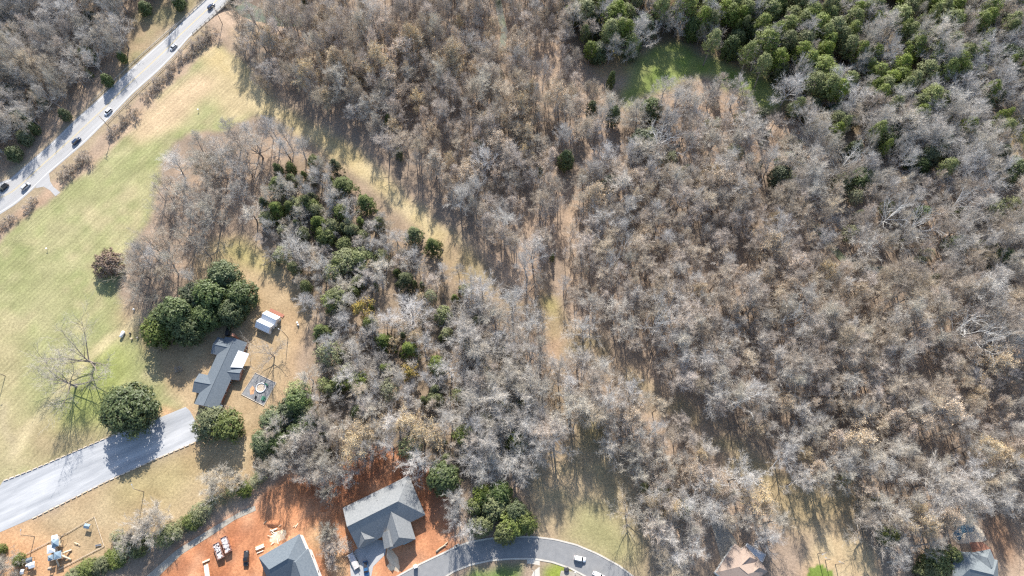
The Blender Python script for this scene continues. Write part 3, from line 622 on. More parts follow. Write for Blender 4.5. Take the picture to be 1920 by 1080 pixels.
# ------------------------------------------------------------------ vehicles
def paint(name, c): return mat(name, c, .25, .5)
CP = dict(black=paint('car_paint_black',(.015,.017,.02)), navy=paint('car_paint_navy',(.012,.03,.075)), silver=paint('car_paint_silver',(.45,.47,.50)), white=paint('car_paint_white',(.78,.78,.78)), blue=paint('car_paint_blue',(.03,.09,.19)))
def car(p, p2, color, label, typ='sedan', L=4.6, Wd=1.85, group=None, z=.04):
    a = W(*p); b = W(*p2); r = empty('pickup' if typ == 'pickup' else 'car', (a.x,a.y,z), math.atan2(b.y-a.y,b.x-a.x), label, 'pickup' if typ == 'pickup' else 'car', group)
    hb = .95 if typ != 'sedan' else .85; ht = 1.75 if typ != 'sedan' else 1.45; x = L/2; y = Wd/2; m_ = CP[color]
    # body as lofted sections along its length
    S = [(-x,.55,.80,.35),(-x+.12,.95,hb-.05,.28),(-x*.45,1,hb,.25),(x*.35,1,hb,.25),(x-.5,.97,hb-.1,.27),(x-.1,.86,hb-.22,.3),(x,.6,.55,.38)]
    v = []; f = []
    for sx, wy, zt, zb in S:
        v += [(sx,-y*wy,zb),(sx,y*wy,zb),(sx,y*wy,zt*.8),(sx,y*wy*.93,zt),(sx,-y*wy*.93,zt),(sx,-y*wy,zt*.8)]
    for i in range(len(S)-1):
        for j in range(6): f.append((i*6+j, i*6+(j+1)%6, (i+1)*6+(j+1)%6, (i+1)*6+j))
    f += [tuple(range(6)), tuple(range(len(S)*6-6, len(S)*6))[::-1]]
    bd = MB().add(v, [q[::-1] for q in f]).build('body', m_, r, True)
    if typ == 'pickup': x0, x1, x2, x3 = -.25, .0, .85, 1.45
    elif typ == 'suv': x0, x1, x2, x3 = -x+.15, -x+.45, .55, 1.3
    else: x0, x1, x2, x3 = -x+.55, -x+1.3, .45, 1.25
    yb, yt = y*.92, y*.74
    gv = [(x0,-yb,hb-.02),(x3,-yb,hb-.02),(x3,yb,hb-.02),(x0,yb,hb-.02),(x1,-yt,ht-.06),(x2,-yt,ht-.06),(x2,yt,ht-.06),(x1,yt,ht-.06)]
    MB().add(gv, [(0,1,5,4),(1,2,6,5),(2,3,7,6),(3,0,4,7),(4,5,6,7)]).build('window', M['glass'], r)
    MB().box(((x1+x2)/2,0,ht-.025),(x2-x1+.16,yt*2+.1,.07),0,(.93,.93)).build('roof', m_, r)
    if typ == 'pickup': MB().box((-1.35,0,hb+.005),(2.0,Wd*.78,.03)).build('cargo_bed', M['dark'], r)
    wm = MB().tube([(0,-.11,0),(0,.11,0)], .34, 12).mesh('wheel', M['tyre']); rm_ = MB().tube([(0,-.12,0),(0,.12,0)], .2, 8).mesh('rim', M['galv'])
    for sx in (-x*.6, x*.62):
        for sy in (-1,1):
            w = bpy.data.objects.new('wheel', wm); col.objects.link(w); w.parent = r; w.location = (sx, sy*(y-.1), .34)
            w2 = bpy.data.objects.new('rim', rm_); col.objects.link(w2); w2.parent = w
    for sy in (-1,1):
        MB().box((x-.12,sy*y*.66,.62),(.12,.34,.14)).build('headlight', M['lamp'], r); MB().box((-x+.06,sy*y*.7,.72),(.1,.3,.16)).build('tail_light', M['tail'], r)
    return r
HG = 'cars on the highway'
car((397,14),(420,-9),'navy','dark blue car on the bridge','suv',4.8,group=HG)
car((326,90),(304,111),'silver','silver car on the highway below the bridge','sedan',group=HG)
car((204,211),(182,232),'white','white car on the tree-shadowed middle stretch of the highway','suv',group=HG)
car((145,266),(166,247),'navy','dark car close behind the white one on the highway','suv',4.8,group=HG)
car((50,351),(72,331),'silver','silver blue car by the highway turn-off','suv',group=HG)
car((9,353),(-12,372),'black','black car at the left edge of the highway','suv',4.8,group=HG)
car((1087,1048),(1110,1053),'white','white car driving along the curved lane','suv',4.6)
car((1122,1079),(1144,1090),'white','white car cut by the bottom edge of the lane','suv',4.7)
car((463,1047),(462,1070),'black','black pickup parked on the red clay between dumpsters and new house','pickup',5.6,1.95,z=.3)
car((687,1066),(690,1090),'blue','blue pickup parked before the large new house','pickup',5.6,1.95,z=.06)
car((429,622),(432,606),'black','dark car parked behind the ranch house under the evergreens','suv',4.6,z=.05)
# trailer
r = empty('flat_trailer', (*W(664,1052)[:2],.06), math.atan2(W(672,1068).y-W(656,1036).y, W(672,1068).x-W(656,1036).x), 'pale loaded flat trailer beside the blue pickup', 'trailer')
MB().box((0,0,.75),(6.4,2.2,.16)).build('bed', M['wood'], r); MB().box((.0,0,1.05),(6.0,1.9,.45)).build('load', M['debris'], r)
for s in (-1,1):
    MB().box((0,s*1.1,.98),(6.4,.06,.35)).build('side_rail', M['white'], r)
    for q in (-.5,.5): MB().tube([(q,s*1.12,.36),(q,s*1.3,.36)], .36, 10).build('wheel', M['tyre'], r)
MB().box((3.9,0,.6),(1.6,.12,.12)).build('drawbar', M['dark'], r)
# dumpsters
def dumpster(p, rz, label):
    r = empty('dumpster', (*W(*p)[:2],.1), rz, label, 'dumpster', 'rubbish dumpsters on the clay')
    v = [(-2.9,-1.15,.15),(2.9,-1.15,.15),(2.9,1.15,.15),(-2.9,1.15,.15),(-3.1,-1.2,1.8),(3.1,-1.2,1.8),(3.1,1.2,1.8),(-3.1,1.2,1.8),(-3.0,-1.1,1.8),(3.0,-1.1,1.8),(3.0,1.1,1.8),(-3.0,1.1,1.8),(-3.0,-1.1,1.1),(3.0,-1.1,1.1),(3.0,1.1,1.1),(-3.0,1.1,1.1)]
    MB().add(v,[(0,3,2,1),(0,1,5,4),(1,2,6,5),(2,3,7,6),(3,0,4,7),(4,5,9,8),(5,6,10,9),(6,7,11,10),(7,4,8,11),(8,9,13,12),(9,10,14,13),(10,11,15,14),(11,8,12,15),(12,13,14,15)]).build('box', M['rust'], r)
    mb = MB(); q = random.Random(p[0])
    for _ in range(60): mb.box((q.uniform(-2.6,2.6),q.uniform(-.85,.85),1.1+q.uniform(.1,.55)),(q.uniform(.3,1.4),q.uniform(.15,.7),q.uniform(.05,.35)),q.uniform(0,3))
    tag(mb.build('rubbish', M['debris'], r), kind='stuff')
    for s in (-1,1):
        for i in range(5): MB().box((-2.4+i*1.2,s*1.21,1.0),(.12,.1,1.5)).build('rib', M['rust'], r)
dumpster(zC(305,745), R(-62), 'open rusty dumpster full of rubbish, the lower of the two')
dumpster(zC(405,660), R(-62), 'open rusty dumpster full of rubbish, the upper of the two')
# lumber
def stack(p, rz, L, Wd, hgt, label, m='lumber'):
    r = empty('lumber_stack', (*W(*p)[:2],.15), rz, label, 'lumber', 'lumber stacks on the clay')
    k = max(2, int(Wd/.32))
    for lay in range(max(1,int(hgt/.3))):
        for i in range(k): MB().box((random.gauss(0,.08),-Wd/2+(i+.5)*Wd/k,.15+lay*.3),(L*random.uniform(.94,1.0),Wd/k*.93,.27)).build('board', M[m], r)
stack(zC(850,690), R(24), 3.2, 1.3, .6, 'cream lumber stack beside the black pickup')
stack(zC(135,1010), R(-72), 4.6, 1.6, .6, 'long cream lumber stack at the bottom edge of the clay')
stack(zC(125,878), R(24), 2.8, .6, .6, 'short board bundle lying across the long lumber stack')
stack(zC(850,755), R(22), 2.6, .32, .3, 'single thin board bundle below the cream lumber stack')
stack(zC(1040,455), R(22), 2.4, .5, .3, 'small board bundle above the pale sand by the bottom new house')
r = empty('sand_pile', (*W(*zC(1095,545))[:2],0), R(30), 'pale sand heap strewn with boards behind the bottom new house', 'sand pile')
def heap(mb, a, b_, hh, seed):
    q = random.Random(seed); k = 16; v = [(0,0,hh)]
    for ri, (fr, fz_) in enumerate(((.35,.8),(.7,.35),(1.0,-.1))):
        for i in range(k): t_ = 6.2832*i/k; e_ = q.uniform(.85,1.15); v.append((a*fr*e_*math.cos(t_), b_*fr*e_*math.sin(t_), hh*fz_*q.uniform(.85,1.1)))
    f = [(0,1+i,1+(i+1)%k) for i in range(k)]
    for ri in range(2): f += [(1+ri*k+i,1+(ri+1)*k+i,1+(ri+1)*k+(i+1)%k,1+ri*k+(i+1)%k) for i in range(k)]
    return mb.add(v, f)
M['sand'] = mat('sand', (.55,.40,.26), .95, .05, c2=(.66,.52,.38), scale=1.5)
heap(MB(), 3.6, 2.2, .6, 3).build('heap', M['sand'], r, True)
for i in range(9): MB().box((random.uniform(-3,3),random.uniform(-2,2),.35+random.random()*.2),(random.uniform(.6,2.2),.2,.08),random.uniform(0,3)).build('board', M['lumber'], r)
r = empty('sand_pile', (*W(737,1050)[:2],.02), R(-60), 'pale yellow sand heap on the driveway of the large new house', 'sand pile')
heap(MB(), 5.5, 1.9, .8, 5).build('heap', M['sand'], r, True)
r = empty('sand_pile', (*W(735,1062)[:2],.02), 0, 'smaller sand heap at the foot of the long one', 'sand pile'); heap(MB(), 2.0, 1.6, .7, 8).build('heap', M['sand'], r, True)
M['spoil'] = mat('red_spoil', (.24,.095,.05), .95, .05, c2=(.44,.21,.11), scale=1.1)
for i_, (x_, y_, a_, b2_, h_, lb_) in enumerate([(512,982,3.4,1.6,1.1,'red soil heap behind the sand by the bottom new house'),(610,952,2.6,1.8,1.0,'red soil heap on the clay under the bare trees'),(838,985,2.0,1.4,.8,'small red soil heap right of the large new house'),(576,925,3.0,1.3,.9,'long red soil heap at the wood edge of the clay')]):
    r = empty('soil_heap', (*W(x_, y_)[:2],-.05), R(20*i_), lb_, 'soil heap'); heap(MB(), a_, b2_, h_, 30+i_).build('heap', M['spoil'], r, True)
for i in range(22):
    zz = zC if i < 14 else zB
    x_, y_ = (random.uniform(900,1500), random.uniform(350,560)) if i < 14 else (random.uniform(150,240), random.uniform(740,900))
    if i < 14 and y_ > 300+ (1500-x_)*.7: continue
    r = MB().box((0,0,.2),(random.uniform(.8,2.6),.22,.1),random.uniform(0,3)).build('loose_board', M['lumber' if i % 2 else 'timber'], None, loc=(*W(*zz(x_,y_))[:2],.12))
    tag(r, 'loose pale board lying on the red clay behind a new house', 'board', 'loose boards on the clay')
def portaloo(p, label, m='white'):
    r = empty('portable_toilet', (*W(*p)[:2],.03), R(25), label, 'toilet')
    MB().box((0,0,1.1),(1.2,1.2,2.2)).build('cabin', M[m], r); MB().box((0,0,2.28),(1.3,1.3,.16),0,(.8,.8)).build('roof', M['white'], r); d_ = MB().box((0,-.62,1.05),(.8,.04,1.9)).build('door', M['galv'], r)
portaloo(zB(822,990), 'small white cabin at the kerb before the large new house')
r = empty('log', (*W(*zB(1075,800))[:2],.2), R(38), 'fallen pale log on the clay beside the large new house', 'log')
MB().tube([(-2.8,0,.2),(-1,.1,.22),(.8,-.1,.2),(2.8,.15,.18)], [.3,.28,.24,.16], 8).build('stem', M['timber'], r, True); MB().tube([(.8,-.1,.2),(1.8,-.9,.5)], [.14,.05], 6).build('branch', M['timber'], r)
r = empty('white_marker', (*W(*zB(1215,790))[:2],.05), R(30), 'white concrete drain block at the lane corner of the clay lot', 'drain'); MB().box((0,0,.3),(2.2,1.1,.6),0,(.85,.8)).build('block', M['concrete'], r); MB().box((0,0,.62),(.7,.7,.05)).build('cover', M['dark'], r)

# ------------------------------------------------------------------ playground
zP = zf(0, 940, .1297)
r = empty('playground_fence', W(*zP(690,620)), 0, 'low pale timber rail round the playground', 'fence')
FP = [zP(*q) for q in [(395,760),(700,600),(980,460),(1370,225),(1510,650),(1200,810),(860,985)]]
for a_, b_ in zip(FP[:-1], FP[1:]):
    a = W(*a_)-r.location; c = W(*b_)-r.location; k = max(2,int((c-a).length/3))
    MB().tube([(a.x,a.y,.35),(c.x,c.y,.35)], .12, 4).build('rail', M['timber'], r)
    for i in range(k): q = a.lerp(c, i/k); MB().box((q.x,q.y,.25),(.16,.16,.5)).build('post', M['timber'], r)
ps = empty('play_structure', W(*zP(870,740)), R(15), 'wooden climbing frame with blue and white roofs and slides', 'climbing frame')
def tower(cx, cy, hgt, rm, sz=1.1, pk=1.0):
    for sx in (-1,1):
        for sy in (-1,1): MB().box((cx+sx*sz*.9,cy+sy*sz*.9,hgt/2),(.16,.16,hgt)).build('post', M['wood'], ps)
    MB().box((cx,cy,hgt*.45),(sz*2,sz*2,.12)).build('platform', M['timber'], ps)
    s = sz*1.25; MB().add([(cx-s,cy-s,hgt),(cx+s,cy-s,hgt),(cx+s,cy+s,hgt),(cx-s,cy+s,hgt),(cx,cy,hgt+pk)],[(0,1,4),(1,2,4),(2,3,4),(3,0,4),(0,3,2,1)]).build('tower_roof', rm, ps)
def slide(p0, p1, z0_, z1_, m_):
    MB().tube([(*p0,z0_),((p0[0]*.6+p1[0]*.4),(p0[1]*.6+p1[1]*.4),z0_*.75),((p0[0]*.25+p1[0]*.75),(p0[1]*.25+p1[1]*.75),z1_+.2),(*p1,z1_)], .36, 6).build('slide', m_, ps, True)
tower(.2,3.2,3.6,M['blue_plastic']); tower(-.3,5.2,3.2,M['white'],.9,.7); tower(-1.8,-1.6,3.0,M['blue_plastic'],.8,.7); tower(1.0,-1.4,3.4,M['blue_plastic'],1.1,.5); tower(-1.6,1.6,3.0,M['white'],1.2,.8)
slide((1.6,-1.6),(4.2,-3.8),1.7,.3,M['tan_plastic']); slide((1.8,-.9),(4.4,-.2),1.7,.3,M['tan_plastic']); slide((-.5,-2.0),(-.3,-5.0),1.6,.3,M['tan_plastic'])
MB().box((-.3,.3,1.6),(1.0,2.4,.12),.3).build('walkway', M['timber'], ps); MB().tube([(1.5,4.5,0),(1.5,4.5,2.6),(3.2,6.0,2.6),(3.2,6.0,0)], .1, 5).build('swing_frame', M['dark'], ps)
def shelter(p, rz, a, b_, label, m_, nm='shelter'):
    r = empty(nm, W(*p), rz, label, 'shelter')
    for sx in (-1,1):
        for sy in (-1,1): MB().box((sx*a*.42,sy*b_*.42,.95),(.1,.1,1.9)).build('post', M['wood'], r)
    MB().add([(-a/2,-b_/2,1.9),(a/2,-b_/2,1.9),(a/2,b_/2,1.9),(-a/2,b_/2,1.9),(-a/2,0,2.4),(a/2,0,2.4)],[(0,1,5,4),(2,3,4,5),(1,2,5),(3,0,4),(0,3,2,1)]).build('roof', m_, r)
shelter(zP(1297,365), R(-10), 2.2, 1.8, 'little blue roofed playhouse inside the playground rail', M['blue_plastic'], 'playhouse')
shelter(zP(470,855), R(18), 2.2, 2.0, 'small dark roofed hut beside the playground', M['shingle'], 'hut')
shelter(zP(505,925), R(18), 2.2, 2.2, 'small white roofed hut touching the dark one', M['white_metal'], 'hut')
shelter(zP(445,930), R(18), 1.1, 1.1, 'tiny white canopy next to the white hut', M['white_metal'], 'canopy')
shelter(zP(368,1020), R(5), 1.3, 1.8, 'white topped kiosk near the bottom left corner', M['white_metal'], 'kiosk')
shelter(zP(765,975), R(8), 1.3, 1.3, 'small dark topped stand below the climbing frame', M['wood'], 'stand')
r = empty('seesaw', W(*zP(1125,610)), R(-18), 'yellowish seesaw in the playground', 'seesaw')
MB().box((0,0,.55),(2.6,.25,.08)).build('plank', M['lumber'], r); MB().box((0,0,.26),(.3,.4,.52)).build('pivot', M['dark'], r)
for s in (-1,1): MB().tube([(s*1.0,-.2,.75),(s*1.0,.2,.75)], .04, 5).build('handle', M['dark'], r)
r = empty('park_bench', W(*zP(1430,635)), R(12), 'pale bench by the hedge side of the playground rail', 'bench')
for i in range(3): MB().box((0,-.2+i*.2,.45),(2.2,.16,.06)).build('slat', M['white'], r)
MB().box((0,.35,.75),(2.2,.06,.4)).build('backrest', M['tan_plastic'], r)
for s in (-1,1): MB().box((s*.9,0,.21),(.1,.5,.42)).build('leg', M['dark'], r)

# ------------------------------------------------------------------ poles
def light_pole(p, hgt, az, label, arm=1.6):
    r = empty('light_pole', W(*p), az, label, 'light pole', 'light poles round the yards')
    MB().tube([(0,0,-.3),(0,0,hgt)], [.17,.11], 7).build('pole', M['wood'], r)
    MB().tube([(0,0,hgt-.5),(arm*.6,0,hgt-.1),(arm,0,hgt)], .05, 5).build('arm', M['galv'], r); MB().box((arm+.2,0,hgt-.05),(.6,.3,.18)).build('lamp_head', M['galv'], r)
light_pole((10,705), 9.5, R(30), 'light pole in the meadow at the left edge')
light_pole((270,922), 8.5, R(120), 'light pole on the lawn below the long drive')
light_pole((65,1006), 8.5, R(100), 'light pole on the orange soil by the playground')
light_pole((288,760), 6.5, R(-60), 'light pole between the round evergreen and the drive')
light_pole((540,633), 8.5, R(150), 'light pole between the sheds and the wood')
light_pole((1533,1038), 8.5, R(200), 'light pole at the corner of the orange yard')
light_pole((1566,1058), 8.0, R(160), 'light pole in the middle of the orange yard')
light_pole((1547,1050), 5.0, R(160), 'short pole between the two light poles of the orange yard')
light_pole((1650,1033), 8.5, R(160), 'light pole at the wood edge of the orange yard')
def utility_pole(p, hgt, az, label):
    r = empty('utility_pole', W(*p), az, label, 'utility pole', 'utility poles along the highway')
    MB().tube([(0,0,-.3),(0,0,hgt)], [.2,.13], 7).build('pole', M['wood'], r)
    for z_ in (hgt-.4, hgt-1.6): MB().box((0,.14,z_),(2.6,.12,.14)).build('crossarm', M['timber'], r)
    for x_ in (-1.2,-.5,.5,1.2): MB().tube([(x_,.14,hgt-.33),(x_,.14,hgt-.08)], .06, 6).build('insulator', M['white'], r)
    MB().tube([(.3,0,hgt-2.6),(.3,0,hgt-1.9)], .22, 8).build('transformer', M['galv'], r)
    return [r.matrix_basis @ Vector((x_,.14,hgt-.06)) if False else (Vector(r.location)+Matrix.Rotation(az,3,'Z')@Vector((x_,.14,hgt-.06))) for x_ in (-1.2,-.5,.5,1.2)]
pa = R(125)+rd-R(35)
t1 = utility_pole((417,45), 12, rd+R(90), 'utility pole with crossarms beside the bridge')
t2 = utility_pole((211,246), 12, rd+R(90), 'utility pole with crossarms on the meadow side of the highway')
sh = Vector((math.cos(rd), math.sin(rd), 0))*75
cu = MB(); 
wr = empty('power_line', (0,0,0), 0, 'thin overhead wires running beside the highway', 'wires')
for i in range(4):
    for a, c in ((t1[i]+sh, t1[i]), (t1[i], t2[i]), (t2[i], t2[i]-sh*1.2)):
        pts = [a.lerp(c, k/10)-Vector((0,0,1.4*(1-(2*k/10-1)**2))) for k in range(11)]
        MB().tube(pts, .022, 3, False).build('wire', M['galv'], wr)
for i,(x_,y_) in enumerate([(373,208),(90,468)]):
    r = empty('marker_post', W(x_,y_), 0, ['small white marker post in the upper meadow','small pale marker post in the lower meadow'][i], 'post')
    MB().tube([(0,0,0),(0,0,1.3)], .09, 6).build('stake', M['timber'], r); MB().box((0,0,1.35),(.7,.5,.14)).build('cap', M['white'], r)
r = empty('basketball_hoop', W(1002,1072), R(200), 'dark basketball hoop beside the small driveway', 'hoop'); MB().tube([(0,0,0),(0,0,3.2)], .07, 6).build('post', M['dark'], r); MB().box((.5,0,3.1),(.06,1.6,1.0)).build('backboard', M['white'], r)
for i,(x_,y_) in enumerate([(1062,1068),(1078,1073)]):
    r = empty('mailbox' if i else 'garden_drum', W(x_,y_), R(20), ['dark round drum on the small front lawn below the lane','mailbox on the lower kerb beneath the white car'][i], 'mailbox' if i else 'drum')
    if i: MB().box((0,0,.5),(.1,.1,1.0)).build('post', M['wood'], r); MB().box((0,0,1.1),(.5,.25,.25)).build('box', M['white'], r)
    else: MB().tube([(0,0,0),(0,0,.8),(0,0,1.0)], [.9,1.0,.6], 12).build('drum_body', M['dark'], r)
# ------------------------------------------------------------------ tree prototypes
def ortho(d):
    a = Vector((0,0,1)) if abs(d.z) < .9 else Vector((1,0,0))
    u = d.cross(a).normalized(); return u, d.cross(u).normalized()
def bend(d, ang, rr):
    u, v = ortho(d); t = rr.uniform(0, 2*math.pi)
    return (d*math.cos(ang) + (u*math.cos(t)+v*math.sin(t))*math.sin(ang)).normalized()
def path(p, d, L, n, wob, up, rr):
    pts = [p.copy()]; d = d.copy()
    for i in range(n):
        d = (d + Vector((rr.gauss(0,wob), rr.gauss(0,wob), rr.gauss(0,wob)+up))).normalized()
        p = p + d*(L/n); pts.append(p.copy())
    return pts
def along(pts, t):
    k = t*(len(pts)-1); i = min(int(k), len(pts)-2); return pts[i].lerp(pts[i+1], k-i), (pts[i+1]-pts[i]).normalized()
def bare_tree(seed, H, Rc, t0=.35, nl=11, n2=7, n3=5, nt=7, tw=.05, tl=1.3, rb=.018, low=.75, tf=.82, lf=1.18, leaf=0, leafsize=.3):
    """returns trunk MB, crown MB; crown material slots: limbs, twigs, leaves"""
    rr = random.Random(seed); T = MB(); C = MB()
    r0 = H*rb
    tp = path(Vector((0,0,-.4)), Vector((rr.gauss(0,.05),rr.gauss(0,.05),1)), H*tf, 6, .05, .05, rr)
    T.tube(tp, [r0*1.35, r0, r0*.9, r0*.75, r0*.55, r0*.36, r0*.16], 6)
    az = rr.uniform(0, 6.28)
    for i in range(nl):
        f = (i+.5)/nl; t = t0 + (.985-t0)*f; az += 2.4 + rr.gauss(0,.3)
        p, _ = along(tp, t); el = R(90*low*.25 + (82-90*low*.25)*f**1.2 + rr.gauss(0,8))
        d = Vector((math.cos(az)*math.cos(el), math.sin(az)*math.cos(el), math.sin(el)))
        L = (Rc*lf)*(1.0-.25*f)*rr.uniform(.78,1.15)
        if p.z + L*math.sin(el) > H: L = max(1.5, (H-p.z)/max(.2,math.sin(el)))
        lp = path(p, d, L, 4, .10, .10, rr); rl = r0*(.50-.28*f)*(1 if tf > .7 else 1.35)
        C.cur = 0; C.tube(lp, [rl, rl*.75, rl*.5, rl*.3, rl*.12], 4, False)
        for j in range(n2):
            q, dd = along(lp, .25 + .75*(j+rr.random())/n2); L2 = L*rr.uniform(.28,.46)
            sp = path(q, (bend(dd, R(rr.uniform(28,60)), rr)+Vector((0,0,.12))).normalized(), L2, 2, .14, .10, rr); r2 = max(.026, rl*.25)
            C.cur = 0; C.tube(sp, [r2, r2*.7, r2*.3], 3, False)
            for k in range(n3):
                q3, d3 = along(sp, .2 + .8*(k+rr.random())/n3); L3 = L2*rr.uniform(.35,.6)
                tp3 = path(q3, (bend(d3, R(rr.uniform(20,60)), rr)+Vector((0,0,.15))).normalized(), L3, 1, .1, .1, rr); r3 = max(.013, r2*.38)
                C.cur = 1; C.tube(tp3, [r3, r3*.5], 3, False)
                for m in range(nt):
                    q4, d4 = along(tp3, rr.random()); d4 = bend(d4, R(rr.uniform(15,65)), rr); d4 = (d4+Vector((0,0,.2))).normalized()
                    e = q4 + d4*(tl*rr.uniform(.55,1.2)); u, v = ortho(d4); a = rr.uniform(0,6.28); w = (u*math.cos(a)+v*math.sin(a))*(tw*.5)
                    C.add([q4-w, q4+w, e], [(0,1,2)])
                    if leaf and rr.random() < leaf:
                        C.cur = 2; s = leafsize*rr.uniform(.6,1.2); c = q4.lerp(e, rr.uniform(.5,1)); u2 = bend(d4, R(rr.uniform(0,90)), rr); v2 = u2.cross(Vector((rr.gauss(0,1),rr.gauss(0,1),rr.gauss(0,1)))).normalized()
                        C.add([c-u2*s-v2*s*.6, c+u2*s-v2*s*.6, c+u2*s+v2*s*.6, c-u2*s+v2*s*.6], [(0,1,2,3)]); C.cur = 1
    return T, C
def leafy_tree(seed, H, Rc, shape, nclump, nleaf, ls, cr, bare=.2, rb=.02, thin=1.0):
    """evergreen crown of leaf clumps round limbs; shape(f)->radius fraction at height fraction f of the crown"""
    rr = random.Random(seed); T = MB(); C = MB(); r0 = H*rb; z0 = H*bare
    tp = path(Vector((0,0,-.3)), Vector((0,0,1)), H*.95, 5, .03, .05, rr)
    T.tube(tp, [r0*1.3, r0, r0*.8, r0*.6, r0*.4, r0*.1], 6)
    lobes = [(rr.uniform(0,6.28), rr.uniform(.1,.95), rr.uniform(.58,1.22)) for _ in range(16)]
    for i in range(nclump):
        f = ((i+rr.random())/nclump)**.9; az = i*2.39996 + rr.gauss(0,.25)
        rad = Rc*shape(f)
        for la, lf, lm in lobes:
            da = (az-la+math.pi) % (2*math.pi) - math.pi
            rad *= 1+(lm-1)*math.exp(-(da/.5)**2-((f-lf)/.2)**2)
        rad *= rr.choice((1.1,1,1,.88,.6,.4))*rr.uniform(.88,1.06)
        c = Vector((math.cos(az)*rad, math.sin(az)*rad, z0 + (H-z0)*f))
        b, _ = along(tp, min(.95, max(.05,(c.z-rad*.35)/(H*.95))))
        if i % 3 == 0: C.cur = 0; C.tube([b, c], [max(.03, r0*.22), .02], 3, False)
        C.cur = 1; out = (c - Vector((0,0,z0+(H-z0)*.45))).normalized()
        k = cr*rr.uniform(.5,1.5)
        for _ in range(nleaf):
            o = Vector((rr.gauss(0,1),rr.gauss(0,1),rr.gauss(0,.8))).normalized()*(k*rr.random()**.4)
            nrm = (o.normalized()*.7 + out*.5 + Vector((0,0,.35)) + Vector((rr.gauss(0,.35),rr.gauss(0,.35),rr.gauss(0,.35)))).normalized()
            u, v = ortho(nrm); a = rr.uniform(0,6.28); uu = u*math.cos(a)+v*math.sin(a); vv = nrm.cross(uu); s = ls*rr.uniform(.6,1.25)
            q = c+o; C.add([q-uu*s, q-vv*s*.5*thin, q+uu*s, q+vv*s*.5*thin], [(0,1,2,3)])
    return T, C
dome = lambda f: math.sqrt(max(.02, 1-(1.25*(f-.38))**2*1.55)) if f > .38 else .72+.28*math.sin(f/.38*math.pi/2)
cone = lambda f: (1-f)**.75*.98+.04
pinec = lambda f: (.55+.45*math.sin(min(1,f/.35)*math.pi/2))*math.sqrt(max(.03, 1-f**2.2))
PROTO = {}
def proto(kind, H, Rc, tc, mats):
    T, C = tc; PROTO.setdefault(kind, []).append((H, Rc, T.mesh('trunk', mats[0]), C.mesh('crown', mats[1:])))
for s in range(5):   # forest hardwood, brown-grey
    Hh, Rr = (21,4.8) if s < 3 else (19,5.6)
    proto('bare', Hh, Rr, bare_tree(100+s, Hh, Rr, .46, 11, 7, 6, 7, .035, 1.7, .0118), (M['bark'], M['bark'], M['twig_brown'], M['leaf_tan']))
for s in range(4):   # spreading grey hardwood
    proto('grey', 20, 7.0, bare_tree(200+s, 20, 7.0, .30, 12, 8, 6, 7, .045, 1.6, .017), (M['bark'], M['bark_pale'], M['twig_grey'], M['leaf_tan']))
for s in range(4):   # pale, almost white twigs
    proto('pale', 20, 6.5, bare_tree(300+s, 20, 6.5, .28, 13, 9, 6, 5, .042, 1.7, .017, tf=.74, lf=1.3), (M['bark_pale'], M['bark_pale'], M['twig_pale'], M['leaf_tan']))
for s in range(3):   # open-grown tree with dark spreading limbs
    proto('oak', 19, 8.0, bare_tree(360+s, 19, 8.0, .35, 9, 9, 6, 7, .035, 1.6, .019, low=1.0, tf=.42, lf=1.7), (M['bark'], M['bark'], M['twig_grey'], M['leaf_tan']))
for s in range(2):   # many-stemmed rounded shrub tree
    proto('mound', 9, 6.5, bare_tree(350+s, 9, 6.5, .06, 22, 9, 7, 10, .042, 1.15, .011, low=.5), (M['bark'], M['bark'], M['twig_grey'], M['leaf_tan']))
for s in range(3):   # white limbed sycamore
    proto('white', 20, 7.5, bare_tree(400+s, 20, 7.5, .30, 8, 8, 5, 4, .045, 1.3, .021, low=1.1, tf=.52, lf=1.75), (M['bark_white'], M['bark_white'], M['twig_pale'], M['leaf_tan']))
for s in range(3):   # keeps its tan leaves
    proto('tan', 18, 5.5, bare_tree(500+s, 18, 5.5, .30, 11, 8, 6, 9, .036, 1.15, .015, leaf=.75, leafsize=.125), (M['bark'], M['bark'], M['twig_grey'], M['leaf_tan']))
for s in range(2):
    proto('gold', 13, 4.5, bare_tree(550+s, 13, 4.5, .22, 11, 7, 5, 8, .04, 1.0, .016, leaf=.95, leafsize=.2), (M['bark'], M['bark'], M['twig_brown'], M['leaf_gold']))
for s in range(3):
    proto('ever', 14, 6.0, leafy_tree(600+s, 14, 6.0, dome, 260, 36, .38, 1.15, .08), (M['bark'], M['bark'], M['leaf_ever']))
proto('russet', 6, 5.5, leafy_tree(640, 6, 5.5, dome, 230, 34, .28, .8, .03), (M['bark'], M['bark'], M['leaf_russet']))
for s in range(2):
    proto('light', 11, 5.0, leafy_tree(650+s, 11, 5.0, dome, 190, 26, .36, 1.0, .08), (M['bark'], M['bark'], M['leaf_light']))
for s in range(4):
    proto('pine', 19, 4.2, leafy_tree(700+s, 19, 4.2, pinec, 130, 26, .36, .95, .42, .014, .6), (M['bark'], M['bark'], M['leaf_pine']))
for s in range(3):
    proto('cedar', 10, 3.2, leafy_tree(750+s, 10, 3.2, cone, 130, 22, .30, .62, .04, .014, .8), (M['bark'], M['bark'], M['leaf_cedar']))
for s in range(2):
    proto('sage', 11, 4.5, leafy_tree(800+s, 11, 4.5, dome, 120, 18, .30, 1.0, .15), (M['bark'], M['bark'], M['leaf_sage']))
for s in range(3):   # low twiggy brush
    proto('brush', 3.0, 2.0, bare_tree(900+s, 3.0, 2.0, .05, 9, 5, 4, 5, .05, .55, .02, low=.6), (M['bark'], M['bark'], M['twig_brown'], M['leaf_tan']))
